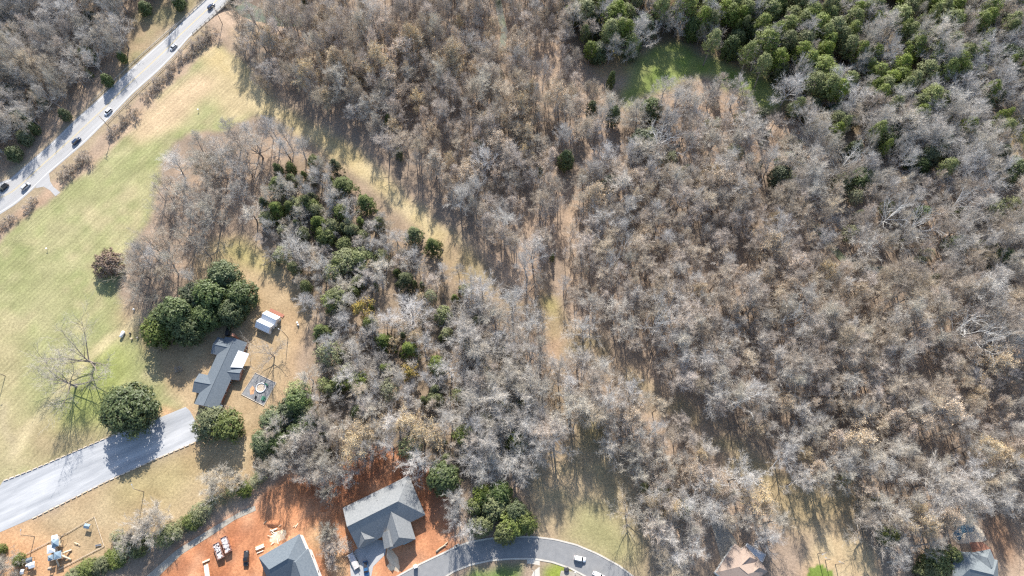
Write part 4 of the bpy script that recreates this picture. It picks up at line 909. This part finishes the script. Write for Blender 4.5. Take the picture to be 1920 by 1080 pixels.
for s in range(2):   # thin sapling
    proto('sapling', 11, 2.2, bare_tree(950+s, 11, 2.2, .35, 8, 4, 4, 5, .05, .8, .011), (M['bark'], M['bark'], M['twig_brown'], M['leaf_tan']))

NAME = dict(bare='bare_tree', grey='grey_bare_tree', pale='pale_bare_tree', mound='rounded_bare_tree', oak='spreading_bare_tree', white='white_limbed_tree', tan='tan_leaved_tree', gold='golden_leaved_tree', ever='evergreen_tree', light='light_green_tree', pine='pine_tree', cedar='cedar_tree', sage='sage_green_tree', brush='brush_shrub', russet='russet_bush', sapling='sapling')
LOOK = dict(bare='slender brownish tree', grey='spreading grey tree', pale='pale bare tree', mound='rounded bare tree', oak='open-grown bare tree', white='white-limbed tree', tan='tan-leaved tree', gold='golden-leaved tree', ever='dense evergreen', light='light green tree', pine='bright-topped pine', cedar='small pointed cedar', sage='sage-green tree', brush='leafless brown shrub', russet='russet bush', sapling='thin bare sapling')
CAT = dict(brush='shrub', russet='bush', sapling='sapling', pine='pine', cedar='cedar')
TREES = []   # dicts: kind x y h r area hand label
def put(kind, px, py, rpx, area, h=None, label=None, z=None):
    """a tree picked out in the photograph: crown centre pixel, crown radius in pixels"""
    Hh, Rr = PROTO[kind][0][:2]; r = rpx/4.25
    if h is None: h = Hh*(r/Rr)**.55
    w = W(px, py, h*(.55 if kind in ('ever','light','cedar','sage','brush','mound','russet') else .72) if z is None else z)
    TREES.append(dict(kind=kind, x=w.x, y=w.y, h=h, r=r, area=area, hand=True, label=label))
# --- named single trees
put('ever', 240, 768, 43, 'drive', 15, 'big round dark evergreen shading the long drive')
put('light', 394, 792, 30, 'drive', 11, 'light green round tree at the end of the drive beside the ranch house')
put('light', 428, 800, 28, 'drive', 11, 'light green round tree below the ranch house, the one away from the drive')
put('oak', 136, 660, 52, 'meadow', 22, 'lone bare tree with dark limbs standing in the meadow, nearer the grove')
put('oak', 106, 708, 46, 'meadow', 19, 'lone bare tree with dark limbs in the meadow, nearer the drive')
put('mound', 408, 905, 30, 'hedge', 9, 'rounded pale bare tree beside the hedge above the gravel track')
put('mound', 448, 905, 17, 'hedge', 6, 'small bare tree at the upper end of the gravel track')
put('mound', 285, 985, 34, 'hedge', 12, 'broad bare tree in the hedge beside the playground')
put('mound', 250, 1010, 22, 'hedge', 8, 'smaller bare tree in the hedge near the playground')
put('mound', 8, 1062, 24, 'hedge', 8, 'bare tree in the bottom left corner by the orange soil')
put('light', 35, 1050, 10, 'hedge', 4, 'small green bush in the bottom left corner')
put('light', 2, 1030, 8, 'hedge', 4)
put('oak', 500, 655, 28, 'yard', 14, 'single bare tree between the shed and the play patio')
put('oak', 1182, 960, 30, 'lot', 17, 'lone bare tree casting a long shadow over the grassy lot by the lane')
put('white', 1240, 250, 38, 'right wood', 20, 'bright white-limbed tree below the green meadow')
put('bare', 625, 1035, 26, 'lots', 7, None); TREES[-1]['kind'] = 'tan'; TREES[-1]['label'] = 'pale tan tree between the two new houses'
put('mound', 615, 1000, 18, 'lots', 8, 'small bare tree on the clay between the two new houses')
for a in [(420,520,30),(395,552,34),(452,558,30),(365,560,30),(335,590,34),(310,600,28),(352,618,26),(432,585,26),(385,595,24)]: put('ever', *a, 'stand beside the ranch house', 11+(a[0]*7+a[1])%8)
put('light', 298, 615, 34, 'stand beside the ranch house', 12)
put('light', 384, 545, 20, 'stand beside the ranch house', 13)
# mixed evergreens below the straw path
A = 'grove below the straw path'
for x,y,r in [(590,305,15)]: put('light',x,y,r,A)
for x,y,r in [(628,311,10),(642,350,21),(520,345,16),(519,392,15),(545,390,13),(685,380,16),(598,418,14),(775,440,14),(810,460,13),(495,382,10),(575,380,12),(720,640,14),(767,655,13),(603,623,14),(522,318,9),(760,525,14)]: put('cedar',x,y,r*1.4+2,A,11)
for x,y,r in [(585,388,13),(640,398,14),(622,425,13),(612,445,15),(660,433,13),(650,490,23),(681,485,21),(500,410,12),(545,315,9),(570,440,11),(604,440,12),(710,420,10)]: put('light',x,y,r*1.2,A,9)
for x,y,r in [(545,355,18),(553,460,36),(600,500,25),(712,497,28),(775,480,20),(620,380,12),(655,405,12),(470,400,30),(700,460,16),(740,440,22),(770,590,38),(730,592,24),(640,600,24),(675,690,22),(570,560,20),(790,640,24),(760,740,28),(690,740,26),(845,690,34),(905,750,36),(845,785,32),(870,600,36),(650,560,20),(700,620,20),(740,700,24)]: put('pale' if (x+y)%3 else 'grey',x,y,r,A,13)
for x,y,r in [(620,665,24),(730,730,18),(560,735,22),(650,700,18),(860,740,14)]: put('sage',x,y,r,A)
for x,y,r in [(675,575,19),(765,698,15),(740,645,13)]: put('gold',x,y,r,A)
for x,y,r in [(815,750,15),(870,820,19),(945,762,15),(820,685,18),(820,885,12),(710,640,10)]: put('light',x,y,r,A)
A = 'wood above the clay'
for x,y,r in [(545,770,24),(515,790,24),(495,830,24),(575,790,22),(520,830,20),(560,810,18)]: put('ever',x,y,r,A,10)
for x,y,r in [(655,830,34),(690,800,30),(790,820,34),(760,790,26)]: put('tan',x,y,r,A,17)
for x,y,r in [(730,830,28),(580,880,26),(640,890,28),(600,860,22),(540,850,20),(500,880,18),(700,770,24),(715,805,26),(615,925,16)]: put('mound' if x < 650 else 'grey',x,y,r,A,11 if x < 650 else 15)
A = 'trees beside the curved lane'
for x,y,r in [(925,945,26),(960,985,24),(900,985,20),(985,980,18),(905,930,18),(945,1000,18),(890,950,14)]: put('light',x,y,r,A,10)
for x,y,r in [(935,925,20),(965,960,20)]: put('ever',x,y,r,A,11)
for x,y,r in [(850,935,24),(965,855,36),(905,880,28),(880,860,26),(910,840,22),(850,975,18),(880,990,20)]: put('pale',x,y,r,A,16)
# hedge by the gravel track
A = 'hedge along the gravel track'
for x,y,r in [(345,985,18),(370,965,17),(385,950,13),(330,1000,14),(235,1030,18),(212,1048,20),(188,1058,20),(165,1068,18),(140,1078,16),(225,1010,12),(505,870,14),(490,895,12),(255,1022,13),(270,1014,12),(286,1012,12),(302,1009,12),(316,1003,13),(357,975,14),(400,940,12),(416,932,11),(436,922,11),(456,914,12),(474,903,12)]: put('sage' if (x*3+y)%5 == 0 else 'light', x+(x*7%9)-4, y+(y*5%9)-4, r*(.75+.6*((x*13+y*7)%10)/10), A, 3+(x*11+y)%4)
# north-east pines and pale trees
A = 'corner pine stand'
for x,y,r in [(1480,78,17),(1503,95,15),(1460,60,16),(1505,40,20),(1535,45,22),(1600,35,17),(1690,30,23),(1710,12,18),(1770,20,20),(1792,38,16),(1708,60,17),(1750,65,17),(1718,84,17),(1757,92,17),(1785,78,15),(1812,102,19),(1690,120,18),(1737,132,21),(1712,152,13),(1545,125,26),(1560,145,22),(1530,155,22),(1460,110,18),(1640,15,18),(1580,70,16),(1660,160,15),(1620,20,16),(1450,20,18),(1400,20,18),(1370,25,18),(1430,45,16),(1330,12,16),(1680,196,13),(1840,40,18),(1860,15,18),(1900,40,16),(1610,95,14),(1560,15,18),(1500,5,18),(1655,175,14)]: put('pine',x,y,r+4,A,21)
for x,y,r in [(1850,240,16),(1110,65,12),(1136,57,8),(1595,228,14)]: put('light',x,y,r,A,9)
for x,y,r in [(1210,48,25),(1110,45,20),(1092,28,20),(1380,75,20),(1410,62,20),(1145,150,9),(1875,290,18),(1740,295,22),(1600,280,18),(1110,205,13),(1150,215,14),(1300,45,14),(1060,300,16),(1160,20,18),(1240,15,18)]: put('ever',x,y,r,A,13)
for x,y,r in [(1665,85,36),(1605,180,38),(1580,212,24),(1800,160,40),(1760,200,38),(1870,100,34),(1830,128,30),(1655,215,22),(1500,120,15),(1895,70,24),(1720,230,26),(1830,200,34),(1880,150,34)]: put('pale',x,y,r,A,20)
for x,y,r in [(1340,65,28),(1272,40,25),(1250,35,20),(1420,105,28),(1335,172,28),(1290,188,26),(1378,195,24),(1180,95,18)]: put('grey',x,y,r,A,15)
for x,y in [(1190,70),(1300,72),(1335,95),(1370,108),(1405,118),(1435,138),(1460,150)]: put('pine' if x%2 else 'ever',x,y-18,18,'corner pine stand',24 if x%2 else 15)
A = 'wood under the pine stand'
for x,y,r in [(1588,292,28),(1680,392,28),(1730,412,28),(1812,366,24),(1470,460,14),(1178,455,16),(1150,490,16)]: put('white',x,y,r*1.15,A,24)
for x,y,r in [(1815,318,36),(1858,345,34),(1140,290,28),(1190,280,24),(1450,300,22),(1310,365,22),(1235,395,24),(1165,425,22),(1310,530,24),(1410,525,24)]: put('pale',x,y,r,A,19)
for x,y,r in [(1475,338,16),(1858,392,26)]: put('sage',x,y,r,A,12)
A = 'wood at the right edge'
for x,y,r in [(1818,608,30),(1872,640,26),(1905,635,22),(1525,606,14),(1240,595,26),(1232,600,18),(1490,590,20),(1400,745,22)]: put('white',x,y,r*1.15,A,26)
for x,y,r in [(1665,1003,17),(1755,1055,24),(1740,1075,18),(1240,922,13),(1785,1040,14)]: put('light',x,y,r,A,9)
A = 'middle of the wood'
for x,y,r in [(905,535,36),(960,565,34),(990,600,36),(990,495,30),(1000,470,28),(860,365,30),(890,355,26),(945,415,32),(905,300,30),(870,80,28),(1060,250,24),(1020,130,20),(1125,690,24),(1075,720,28),(1050,690,24),(1130,760,26),(1190,740,28),(1300,600,28),(1180,620,28),(1340,735,28),(1380,740,28),(1230,560,24),(1100,610,28),(1110,570,24),(1420,730,24),(1230,800,22),(1190,810,24),(985,790,30),(1000,830,26)]: put('pale' if (x*7+y)%4 else 'grey',x,y,r,A,21)
A = 'bottom right wood'
for x,y,r in [(1195,860,18),(1335,950,36),(1385,890,34),(1320,905,30),(1230,975,24),(1500,900,24),(1475,860,28),(1570,870,26),(1455,975,28),(1440,1010,24),(1300,1030,24),(1265,1040,24),(1740,1020,26),(1700,940,26),(1760,930,28),(1820,930,28)]: put('pale' if (x+y)%3 else 'grey',x,y,r,A,19)
for x,y,r in [(1260,945,24),(1240,905,18),(1290,890,22),(1425,925,28),(1530,880,18),(1480,755,20),(1520,755,16),(1552,758,13),(1620,760,13),(1330,880,22),(1715,955,18)]: put('tan',x,y,r,A,17)
A = 'north wood'
for x,y,r in [(890,130,22),(760,130,17),(720,120,15),(675,140,14),(690,185,18),(745,205,18),(965,195,22),(860,245,20),(810,245,18),(620,70,18),(800,80,16),(1010,215,16)]: put('tan',x,y,r,A,17)
A = 'grove beside the meadow'
for x,y,r in [(325,305,34),(335,365,32),(360,395,30),(300,395,24),(345,440,28),(290,480,24),(255,500,26),(310,490,24),(258,545,22),(275,450,26),(395,340,30),(420,290,30),(370,270,28),(440,360,24),(470,250,26),(510,240,26),(530,270,24),(455,300,24),(560,270,22),(360,520,18),(375,460,24)]: put(('grey','oak','pale','oak')[(x+y)%4],x,y,r*1.1,A,18)
put('gold', 395, 305, 16, A, 9)
put('russet', 202, 493, 29, 'meadow', 8, 'round russet bush at the edge of the meadow grove')
put('brush', 334, 692, 9, 'yard', 1.6, 'small dark leafless shrub in the tree shade by the ranch house')

for x,y,r in [(45,258,15),(25,288,15),(120,215,11),(228,106,9),(200,150,11),(270,15,14),(335,4,14),(62,240,10)]: put('ever',x,y,r,'wood beyond the highway',8)
# --- the woods between them
NOGO = [WA(q) for q in (P_MEADOW, [(245,30),(300,-10),(335,0),(300,60),(262,100),(240,90)], P_YARD, P_LAWN, P_GREEN, P_SOUTH, P_EYARD, DRIVE, LANE_N+LANE_S[::-1])]
NOGO.append(WA([(250,1100),(330,1030),(480,955),(545,905),(600,935),(680,880),(770,880),(815,920),(845,1000),(862,1030),(790,1075),(700,1110)]))
NOGO.append(WA([(1000,1046),(1130,1100),(980,1100)])); NOGO.append(WA([(840,1100),(880,1050),(985,1045),(985,1100)]))
NOGO.append(WA([(1305,1000),(1340,978),(1420,985),(1490,1035),(1490,1110),(1300,1110)])); NOGO.append(WA([(1755,1000),(1785,965),(1870,955),(1925,1010),(1925,1110),(1755,1110)]))
NOGO.append(WA([(a_-8,b_+8) for a_,b_ in P_STRAW[2:]]+[(a_+58,b_-18) for a_,b_ in P_STRAW[:1:-1]]))
NOLINE = [(WA([(a_-12,b_+12) for a_,b_ in P_STRAW]), 8.0), (WA([(1060,330),(1075,400),(1082,470),(1075,540)]), 1.4), (WA([(1010,520),(1035,590),(1048,660),(1045,740),(1056,830),(1060,900)]), 1.2), (WA([(-60,408),(60,330),(160,246),(270,140),(350,65),(440,-30)]), 16.5), (WA([(1893,255),(1897,330)]), 3)]
NOLINE.append((WA([(a_+8,b_-6) for a_,b_ in CORR]), 7.0))
NOLINE += [(WA(STREAM1), 3.6), (WA(STREAM2), 3.6)]
NOLINE.append((WA([(430,-30),(455,8),(480,20),(510,28)]), 6))
REG = [
 ('wood beyond the highway', [(-90,-90),(385,-90),(352,5),(330,20),(262,92),(225,138),(180,178),(130,222),(70,262),(0,312),(-90,370)], 5.9, [('bare',.38),('grey',.44),('pale',.10),('cedar',.05),('ever',.03)], (15,21)),
 ('north wood', [(425,-90),(1090,-90),(1080,90),(1110,150),(1170,215),(1050,320),(1060,440),(1000,560),(880,500),(800,385),(700,300),(600,235),(500,180),(425,95),(440,60)], 6.4, [('bare',.60),('grey',.13),('tan',.21),('sapling',.08),('cedar',.02)], (16,23)),
 ('grove beside the meadow', [(290,320),(350,250),(430,240),(480,215),(550,222),(570,270),(520,290),(450,320),(430,380),(400,425),(355,500),(300,550),(245,570),(240,480),(275,410)], 7.6, [('oak',.25),('grey',.30),('bare',.35),('brush',.1)], (13,19)),
 ('grove below the straw path', [(490,340),(560,290),(640,300),(700,370),(780,420),(860,480),(900,560),(960,640),(1010,700),(1010,840),(900,860),(830,880),(700,850),(600,850),(560,760),(570,690),(600,620),(560,560),(500,480),(470,430)], 5.7, [('mound',.18),('grey',.22),('bare',.22),('pale',.12),('cedar',.14),('light',.06),('sage',.09),('tan',.05),('brush',.02)], (9,14)),
 ('top right pine wood', [(1060,-90),(1860,-90),(1840,110),(1740,160),(1610,150),(1570,200),(1500,185),(1450,140),(1400,115),(1310,80),(1285,45),(1220,40),(1200,75),(1100,100),(1070,50)], 6.3, [('pine',.56),('ever',.14),('grey',.20),('pale',.10),('cedar',.06),('bare',.08)], (16,23)),
 ('upper right wood', [(1860,-90),(2010,-90),(2010,330),(1880,330),(1700,300),(1560,260),(1480,200),(1570,200),(1610,150),(1740,160),(1840,110)], 6.2, [('grey',.27),('pale',.19),('bare',.17),('ever',.14),('pine',.19),('cedar',.04)], (14,21)),
 ('wood below green meadow', [(1178,234),(1191,194),(1218,168),(1261,155),(1330,138),(1385,154),(1440,194),(1560,270),(1700,310),(1900,340),(2010,340),(2010,560),(1750,520),(1500,360),(1300,320),(1060,340),(1060,320)], 6.0, [('mound',.15),('grey',.30),('bare',.34),('sage',.08),('pale',.05),('ever',.05),('cedar',.04)], (13,20)),
 ('dense middle wood', [(1060,330),(1300,310),(1500,350),(1750,510),(2010,560),(2010,780),(1700,760),(1450,740),(1350,860),(1200,800),(1090,700),(1060,560)], 5.7, [('bare',.70),('grey',.19),('pale',.05),('tan',.08),('sapling',.02)], (15,22)),
 ('wood between the paths', [(880,500),(1010,520),(1040,600),(1040,860),(1000,880),(920,900),(850,860),(880,700),(860,600)], 5.4, [('grey',.42),('bare',.36),('pale',.10),('cedar',.07),('light',.05)], (14,21)),
 ('wood above the grassy lot', [(1070,600),(1100,700),(1200,800),(1300,860),(1230,880),(1190,900),(1110,820),(1075,820),(1065,700)], 5.4, [('grey',.5),('bare',.4),('pale',.1)], (15,21)),
 ('bottom right wood', [(1200,830),(1350,850),(1450,740),(1700,760),(2010,780),(2010,1150),(1880,1080),(1850,960),(1760,1000),(1660,1090),(1640,1000),(1600,900),(1500,900),(1430,880),(1490,1000),(1500,1100),(1430,1090),(1400,1020),(1320,990),(1320,1100),(1225,1100),(1205,960)], 6.2, [('grey',.36),('tan',.22),('bare',.26),('oak',.06),('pale',.09),('sage',.02),('light',.02)], (13,20)),
 ('wood above the clay', [(480,790),(560,740),(700,840),(830,880),(850,990),(820,900),(770,855),(690,840),(610,905),(560,880),(490,880)], 6.0, [('grey',.6),('bare',.3),('ever',.1)], (10,16)),
]
hx = [(t['x'], t['y'], t['r'], t['h']) for t in TREES]
def ok_ground(x, y, m=0):
    X = np.array([x]); Y = np.array([y])
    if any(inpoly(X, Y, q)[0] for q in NOGO): return False
    return all(dist_line(X, Y, q)[0] > d for q, d in NOLINE)
HANDC = np.array([(t['x'], t['y'], t['r']*(0.62 if t['h'] > 6 else .3)) for t in TREES])
taken = []
grid = {}
for area, poly, sp, mix, (h0, h1) in REG:
    pw = WA(poly, 13.0); lo = pw.min(0); hi = pw.max(0)
    rr = random.Random(area); kinds = [k for k, _ in mix]; wts = [w for _, w in mix]
    yy = lo[1]; row = 0
    while yy < hi[1]:
        xx = lo[0] + (row % 2)*sp*.5
        while xx < hi[0]:
            x = xx + rr.uniform(-.55,.55)*sp; y = yy + rr.uniform(-.55,.55)*sp; xx += sp
            if not inpoly(np.array([x]), np.array([y]), pw)[0]: continue
            if not ok_ground(x, y): continue
            if noise2(np.array([x]), np.array([y]), 17, 77)[0] > .80 and rr.random() < .8: continue
            d = np.hypot(HANDC[:,0]-x, HANDC[:,1]-y)
            if (d < HANDC[:,2]).any(): continue
            k = rr.choices(kinds, wts)[0]; Hh, Rr = PROTO[k][0][:2]
            if area == 'north wood':
                qx, qy = to_px(x, y, 13)
                if k == 'tan' and not (600 < qx < 1020 and 40 < qy < 330) and rr.random() < .75: k = 'bare'
            if area == 'dense middle wood' and rr.random() < noise2(np.array([x]), np.array([y]), 26, 31)[0]*.55: k = 'bare'
            Hh, Rr = PROTO[k][0][:2]; h = rr.uniform(h0, h1)*(.72+.56*noise2(np.array([x]), np.array([y]), 24, 55)[0])
            if k in ('mound','cedar','sage','light','sapling','brush','ever','gold'): h = Hh*rr.uniform(.55, 1.0)
            TREES.append(dict(kind=k, x=x, y=y, h=h, r=Rr*(h/Hh)*rr.choice((.62,.8,.95,1.0,1.1,1.3)), area=area, hand=False, label=None))
        yy += sp*.87; row += 1
# brush strips beside the highway and thickets
rr = random.Random(5)
def strip(pl, w, sp, area, hr, kind='brush'):
    pw = WA(pl)
    for (x0,y0),(x1,y1) in zip(pw[:-1], pw[1:]):
        L = math.hypot(x1-x0, y1-y0)
        for i in range(int(L/sp)):
            t = (i+rr.random())/(L/sp); o = rr.gauss(0, w/3)
            if noise2(np.array([x0+(x1-x0)*t]), np.array([y0+(y1-y0)*t]), 7, 61)[0] < .36: continue
            h = rr.uniform(*hr)*rr.choice((.6,.9,1.2)); nx_, ny_ = -(y1-y0)/L, (x1-x0)/L
            TREES.append(dict(kind=kind, x=x0+(x1-x0)*t+nx_*o, y=y0+(y1-y0)*t+ny_*o, h=h, r=h*.75, area=area, hand=False, label=None))
strip([(-40,465),(0,432),(70,375),(97,352)], 3.2, .8, 'strip beside the highway', (1.6,2.6))
strip([(112,338),(160,300),(230,237),(300,160),(350,105),(400,70)], 5.0, .62, 'strip beside the highway', (1.6,3.0))
strip([(350,110),(375,85),(415,60)], 7.0, .8, 'strip beside the highway', (1.6,3.0))
print('TREES', len(TREES))
from collections import Counter
print(Counter(t['kind'] for t in TREES))

# --- one object per tree, up to 280 of a kind; the remainder become one mass per kind
def in_view(t):
    a, b = to_px(t['x'], t['y'], t['h']*.7); return -30 < a < 1950 and -30 < b < 1110
ORD = ['first','second','third','fourth','fifth','sixth','seventh','eighth','ninth','tenth','eleventh','twelfth']
NUM = ['','one','two','three','four','five','six','seven','eight','nine','ten','eleven','twelve']
def make_tree(t, rr):
    k = t['kind']; Hh, Rr, tm, cm = rr.choice(PROTO[k]); sx = t['r']/Rr; sz = t['h']/Hh
    rz = rr.uniform(0, 6.28); z = height(t['x'], t['y'])
    e = bpy.data.objects.new(NAME[k], None); col.objects.link(e); e.empty_display_size = .5
    e.location = (t['x'], t['y'], z - .05); e.rotation_euler = (rr.gauss(0,.02), rr.gauss(0,.02), rz); e.scale = (sx, sx*rr.uniform(.92,1.08), sz)
    for nm, me in (('trunk', tm), ('crown', cm)):
        o = bpy.data.objects.new(nm, me); col.objects.link(o); o.parent = e
    e['category'] = CAT.get(k, 'tree')
    return e
rr = random.Random(99)
LIMIT = 280
single = []; mass = []
for k in PROTO:
    L = [t for t in TREES if t['kind'] == k]
    L.sort(key=lambda t: (not t['hand'], not in_view(t), -(t['r']*t['h'])))
    single += L[:LIMIT]; mass += L[LIMIT:]
seen_area = {}
for t in single:
    if not t['label']: seen_area.setdefault((t['kind'], t['area']), []).append(t)
for (k, area), L in seen_area.items():
    P = np.array([to_px(t['x'], t['y'], t['h']*.7) for t in L]); lo = P.min(0); hi = P.max(0)+.1
    if len(L) <= 12: cells = {'': L}
    else:
        cells = {}
        for t, q in zip(L, P):
            u = (q-lo)/(hi-lo); nm = ['upper','middle','lower'][int(u[1]*3)]+' '+['left','centre','right'][int(u[0]*3)]
            cells.setdefault(nm.replace('middle centre','very middle'), []).append(t)
    for cn, Q in cells.items():
        Q.sort(key=lambda t: to_px(t['x'], t['y'], t['h']*.7)[0]); where = (cn+' of '+area) if cn else area
        for i, t in enumerate(Q):
            if len(Q) == 1: t['label'] = f"only {LOOK[k]}, {where}"
            elif len(Q) <= 12: t['label'] = f"{ORD[i]} from left of {NUM[len(Q)]} {LOOK[k]}s, {where}" if len(Q) > 2 else f"{['left','right'][i]} one of two {LOOK[k]}s, {where}"
            else: t['label'] = f"{LOOK[k]} standing in the {where}"
            t['group'] = f"{LOOK[k]}s, {where}"
for t in single:
    e = make_tree(t, rr); e['label'] = t['label']
    if t.get('group'): e['group'] = t['group']
# the mass: one object per kind, trees set on its points
def mass_object(k, L):
    name = {'bare':'bare_wood','grey':'grey_wood','brush':'brush_thicket'}.get(k, k+'_wood')
    protos = PROTO[k]; me = bpy.data.meshes.new(name)
    me.from_pydata([(t['x'], t['y'], height(t['x'], t['y'])-.05) for t in L], [], [])
    at = me.attributes.new('pick', 'INT', 'POINT'); at.data.foreach_set('value', [rr.randrange(len(protos)) for _ in L])
    sc = me.attributes.new('size', 'FLOAT_VECTOR', 'POINT'); sc.data.foreach_set('vector', [c for t in L for c in (t['r']/protos[0][1], t['r']/protos[0][1], t['h']/protos[0][0])])
    ro = me.attributes.new('turn', 'FLOAT_VECTOR', 'POINT'); ro.data.foreach_set('vector', [c for t in L for c in (rr.gauss(0,.02), rr.gauss(0,.02), rr.uniform(0,6.28))])
    o = bpy.data.objects.new(name, me); col.objects.link(o)
    g = bpy.data.node_groups.new(name, 'GeometryNodeTree'); N = g.nodes; Lk = g.links
    g.interface.new_socket('Geometry', in_out='INPUT', socket_type='NodeSocketGeometry'); g.interface.new_socket('Geometry', in_out='OUTPUT', socket_type='NodeSocketGeometry')
    gi = N.new('NodeGroupInput'); go = N.new('NodeGroupOutput'); jn = N.new('GeometryNodeJoinGeometry')
    def attr(nm, ty):
        a = N.new('GeometryNodeInputNamedAttribute'); a.data_type = ty; a.inputs[0].default_value = nm; return a.outputs[0]
    pk = attr('pick','INT'); sz = attr('size','FLOAT_VECTOR'); tr = attr('turn','FLOAT_VECTOR')
    for i, (Hh, Rr, tm, cm) in enumerate(protos):
        cmp_ = N.new('FunctionNodeCompare'); cmp_.data_type = 'INT'; cmp_.operation = 'EQUAL'
        ins = [s for s in cmp_.inputs if s.enabled]; Lk.new(pk, ins[0]); ins[1].default_value = i
        jj = N.new('GeometryNodeJoinGeometry')
        for m_ in (tm, cm):
            src = SRC[m_.name]; oi = N.new('GeometryNodeObjectInfo'); oi.inputs[0].default_value = src; oi.transform_space = 'ORIGINAL'
            Lk.new(oi.outputs['Geometry'], jj.inputs[0])
        ip = N.new('GeometryNodeInstanceOnPoints'); Lk.new(gi.outputs[0], ip.inputs['Points']); Lk.new(cmp_.outputs[0], ip.inputs['Selection'])
        Lk.new(jj.outputs[0], ip.inputs['Instance']); Lk.new(sz, ip.inputs['Scale'])
        er = N.new('FunctionNodeEulerToRotation'); Lk.new(tr, er.inputs[0]); Lk.new(er.outputs[0], ip.inputs['Rotation'])
        Lk.new(ip.outputs[0], jn.inputs[0])
    Lk.new(jn.outputs[0], go.inputs[0])
    md = o.modifiers.new('trees', 'NODES'); md.node_group = g
    tag(o, {'brush': 'tangle of smaller leafless brown brush along the highway and meadow edge', 'bare': 'smaller slender bare trees filling in the woods', 'grey': 'smaller spreading grey trees filling in the woods'}.get(k, f"smaller {LOOK[k]}s filling in the woods"), 'brush' if k == 'brush' else 'woodland', None, 'stuff')
SRC = {}
for o in list(col.objects):
    if o.type == 'MESH' and o.parent and o.data.name.split('.')[0] in ('trunk','crown'): SRC.setdefault(o.data.name, o)
for k in PROTO:
    L = [t for t in mass if t['kind'] == k]
    if L: mass_object(k, L)
